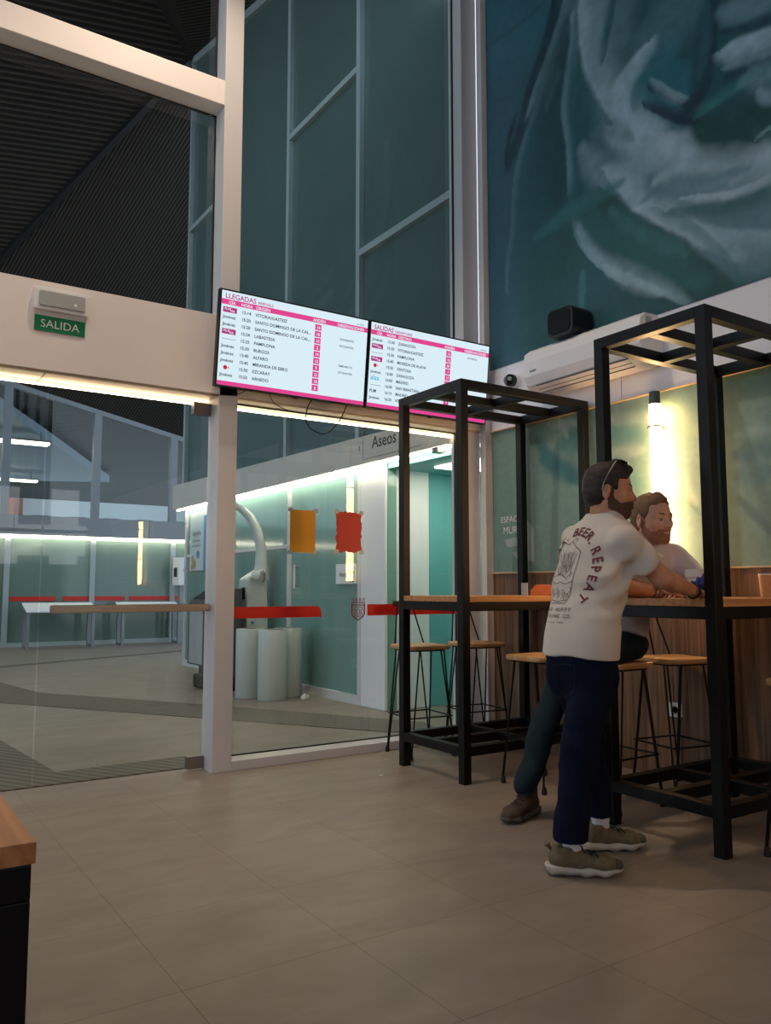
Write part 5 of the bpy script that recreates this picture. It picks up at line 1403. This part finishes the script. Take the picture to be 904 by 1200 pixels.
# ------------------------------------------------------------------ the seated man
def build_seated():
    fw = nrm(V3(-.42, -.90, 0)); Lt = V3(.90, -.42, 0)
    head = Head((3.478, 2.735, 1.505), (-.10, -.99, -.10), 1.07, roll=.05)
    secs = [(V3(3.575, 3.08, .86), .150, .115, Lt), (V3(3.57, 3.06, .99), .138, .10, Lt), (V3(3.545, 2.985, 1.14), .150, .10, Lt),
            (V3(3.52, 2.89, 1.26), .160, .10, Lt), (V3(3.505, 2.82, 1.335), .14, .07, Lt)]
    shL, elL, wrL = V3(3.67, 2.765, 1.315), V3(3.715, 2.60, 1.155), V3(3.475, 2.545, 1.133)
    shR, elR, wrR = V3(3.35, 2.90, 1.315), V3(3.265, 2.73, 1.15), V3(3.42, 2.645, 1.133)
    hipR, knR, anR = V3(3.50, 3.12, .83), V3(3.165, 3.10, .70), V3(2.915, 3.12, .12)
    hipL, knL, anL = V3(3.58, 3.02, .83), V3(3.14, 2.93, .745), V3(3.06, 2.87, .33)
    B = Solid(); torso_chain(B, secs, -.012, -.010, .05)
    B.add(cap(V3(3.505, 2.82, 1.335), head.p(-.025, 0, -.05), .062, .057), .04)
    head.solid(B); lids(B, head)
    for sh, el, wr in ((shL, elL, wrL), (shR, elR, wrR)):
        B.add(cap(V3(3.505, 2.82, 1.325)*.3+sh*.7, sh, .05, .052), .04)
        B.add(cap(sh, el, .050, .041), .03); B.add(sph(el, .038), .02)
        m = el+(wr-el)*.3; B.add(cap(el, m, .038, .041), .02); B.add(cap(m, wr, .041, .026), .02)
    hand(B, wrL, V3(-.98, .05, -.08), V3(0, 0, 1), 1, 1.0, .22)
    hand(B, wrR, V3(.80, -.50, -.06), V3(0, 0, 1), -1, 1.0, .22)
    for hp, kn, an in ((hipR, knR, anR), (hipL, knL, anL)):
        B.add(cap(hp, kn, .078, .054), .04); B.add(cap(kn, an, .052, .034), .03)
    B.add(cap(anR+V3(0, 0, -.04), anR+V3(-.10, -.03, -.07), .026, .018), .02)
    B.add(cap(anL+V3(0, 0, -.04), anL+V3(-.10, -.03, -.07), .026, .018), .02)
    v, q = B.mesh((2.7, 2.42, .0), (3.85, 3.3, 1.72), .0042)
    root = link_mesh('person', v, q, 'skin2', None)
    tag(root, 'seated man in white T-shirt and dark trousers on a bar stool, looking right', 'person')
    Hs = Solid()
    for f in (head.e((-.014, 0, .036), (.104, .0825, .093)), head.e((-.045, 0, -.005), (.070, .077, .07)), head.cp((.03, .0, .112), (.072, 0, .094), .024, .016)): Hs.add(f, .02)
    Hs.cut(plane(head.p(.066, 0, .075), nrm(head.f*.85-head.u*.52)))
    Hs.cut(plane(head.p(-.03, 0, -.055), nrm(-head.u*.8+head.f*.5)))
    Hs.sub(lambda P: np.maximum(-((P-head.p(.040, 0, 0))@head.f), (P-head.p(0, 0, .070))@head.u), .008)
    for y in (-1, 1): Hs.sub(head.e((-.004, y*.088, -.012), (.026, .03, .036)), .006)
    Hs.post = fnoise(160, .0016, 15)
    hv, hq = Hs.mesh(head.c-.18, head.c+.18, .0036); M_HAIR[0] = 'hair2'
    link_mesh('hair', hv, hq, 'hair2', root)
    beard_on(head, root, 'beard2', .0013, .0010)
    face_parts(head, root, nrm(head.f*.9+head.l*.35))
    T = Solid()
    ss = [(V3(3.575, 3.085, .90), .172, .135, Lt), (V3(3.57, 3.06, .99), .160, .118, Lt), (V3(3.545, 2.985, 1.14), .172, .118, Lt),
          (V3(3.52, 2.895, 1.25), .178, .114, Lt), (V3(3.51, 2.83, 1.325), .155, .085, Lt), (V3(3.505, 2.80, 1.37), .08, .064, Lt)]
    torso_chain(T, ss, 0, 0, .05)
    T.add(ecap(V3(3.575, 3.085, .90), V3(3.59, 3.09, .82), .172, .135, .172, .135, Lt), .04)
    for sh, el in ((shL, elL), (shR, elR)):
        ax = nrm(el-sh); m = sh+(el-sh)*.86
        T.add(cap(V3(3.51, 2.83, 1.32)*.35+sh*.65, sh, .060, .064), .05)
        T.add(both(cap(sh, m+ax*.08, .064, .068), plane(m, ax)), .03)
    T.cut(plane(V3(3.6, 3.1, .845), V3(-.25, -.35, -1)))
    T.cut(plane(head.p(-.04, 0, -.118), nrm(V3(.05, .35, 1))))
    nz = fnoise(17, .0035, 41)
    T.post = lambda P: nz(P)+.004*np.sin((P@nrm(V3(.5, .2, 1)))*45+2*np.sin(P[:, 0]*14))
    tv, tq = T.mesh((3.15, 2.42, .74), (3.9, 3.35, 1.5), .0062)
    link_mesh('t_shirt', tv, tq, 'shirt2', root)
    J = Solid()
    J.add(ecap(V3(3.575, 3.085, .93), V3(3.58, 3.09, .84), .158, .12, .165, .135, Lt), .04)
    J.add(ell(V3(3.60, 3.08, .835), V3(.15, .15, .085)), .05)
    for hp, kn, an in ((hipR, knR, anR), (hipL, knL, anL)):
        J.add(cap(hp, kn, .090, .073), .04); J.add(cap(kn, an+V3(0, 0, .03), .071, .060), .03)
        J.cut(lambda P, a=an: np.where(np.linalg.norm((P-a)[:, :2], axis=1) < .12, np.where(P[:, 2] < a[2]+.2, a[2]-.005-P[:, 2], -1), -1))
    J.cut(plane(V3(0, 0, .757), V3(0, 0, -1)) if False else (lambda P: np.where((P[:, 0] > 3.28) & (P[:, 1] > 2.85), .757-P[:, 2], -1)))
    J.cut(plane(V3(0, 0, .92), V3(0, 0, 1)))
    nj = fnoise(17, .006, 51); nk = fnoise(34, .004, 52)
    J.post = lambda P: nj(P*V3(.6, .6, 1.5))+nk(P*V3(.6, .6, 1.5))*(P[:, 2] < .6)
    jv, jq = J.mesh((2.75, 2.6, .06), (3.85, 3.32, 1.0), .0065)
    link_mesh('trousers', jv, jq, 'jeans2', root)
    for a in (anR, anL):
        S = Solid(); S.add(cap(a+V3(0, 0, -.05), a+V3(0, 0, .06), .040, .042)); S.cut(plane(a+V3(0, 0, .05), V3(0, 0, 1)))
        v_, q_ = S.mesh(a-.1, a+.12, .006); link_mesh('sock', v_, q_, 'lace', root)
    shoe(root, V3(anR[0], anR[1], 0), V3(-.97, -.24, 0), 'boot', 'bootsole', .035, .30)
    shoe(root, V3(anL[0], anL[1], .215), V3(-.95, -.3, 0), 'boot', 'bootsole', .035, .30)
M_HAIR = ['hair']
build_standing(); build_seated()

# ================================================================== light, camera, view
w = bpy.data.worlds.new('sky'); SC.world = w; w.use_nodes = True
bg = w.node_tree.nodes['Background']; bg.inputs[0].default_value = (*lin('#c3d2e6'), 1); bg.inputs[1].default_value = 1.75
sun = bpy.data.lights.new('sun', 'SUN'); sun.energy = 9; sun.angle = .02; sun.color = (1, .93, .82)
so_ = bpy.data.objects.new('sun', sun); COL.objects.link(so_); so_.rotation_euler = (math.radians(-48), 0, math.radians(-12))
# unseen warm downlights, added to brighten the floor, beam and hall
def downlight(x, y, e, label, aim=(0, 0), size=100):
    t = thing('unseen_downlight', label, 'lamp', (x, y, 6.3), 'unseen downlights added for light')
    MB().lathe([(.11, .30), (.11, .0), (.10, .0), (.10, .25), (.001, .25)], (x, y, 6.3), 24).build('can', 'black', t, smooth=True)
    l = bpy.data.lights.new('fill_spot', 'SPOT'); l.energy = e; l.color = (1, .80, .60); l.spot_size = math.radians(size); l.spot_blend = .7; l.shadow_soft_size = .06
    o = bpy.data.objects.new('fill_spot', l); COL.objects.link(o); o.parent = t; o.location = (0, 0, -.02)
    o.rotation_euler = Vector((aim[0], aim[1], 1)).to_track_quat('Z', 'Y').to_euler()
for (x, y, e, lb, *ex) in ((1.7, 3.9, 240, 'unseen downlight added above the floor before the glass'), (.4, 1.6, 150, 'unseen downlight added above the viewpoint, aimed at the beam', (0, -.8), 75), (2.9, .6, 25, 'unseen downlight added by the mural behind the viewpoint'), (-1.4, 3.4, 120, 'unseen downlight added left of the viewpoint')):
    downlight(x, y, e, lb, *ex)
for (x, y, e, lb) in ((-1.5, 8.5, 130, 'unseen downlight added over the hall, left of the entrance'), (1.2, 6.6, 90, 'unseen downlight added over the hall just beyond the entrance')):  # added out of view to lighten the hall floor
    downlight(x, y, e, lb)
cam = bpy.data.cameras.new('camera'); co = bpy.data.objects.new('camera', cam); COL.objects.link(co)
cam.sensor_fit = 'VERTICAL'; cam.sensor_height = 24; cam.sensor_width = 24; cam.lens = 24*950/1200
cam.clip_start = .05; cam.clip_end = 500
co.location = (0, 0, 1.145); co.rotation_euler = (math.radians(90+5.4119), 0, math.radians(-33.5164))
SC.camera = co
SC.view_settings.view_transform = 'Standard'; SC.view_settings.look = 'None'
SC.view_settings.gamma = 1; SC.view_settings.exposure = .24; SC.view_settings.use_curve_mapping = False
SC.cycles.max_bounces = 8; SC.cycles.transparent_max_bounces = 24; SC.cycles.sample_clamp_indirect = 4
SC.cycles.caustics_reflective = False; SC.cycles.caustics_refractive = False
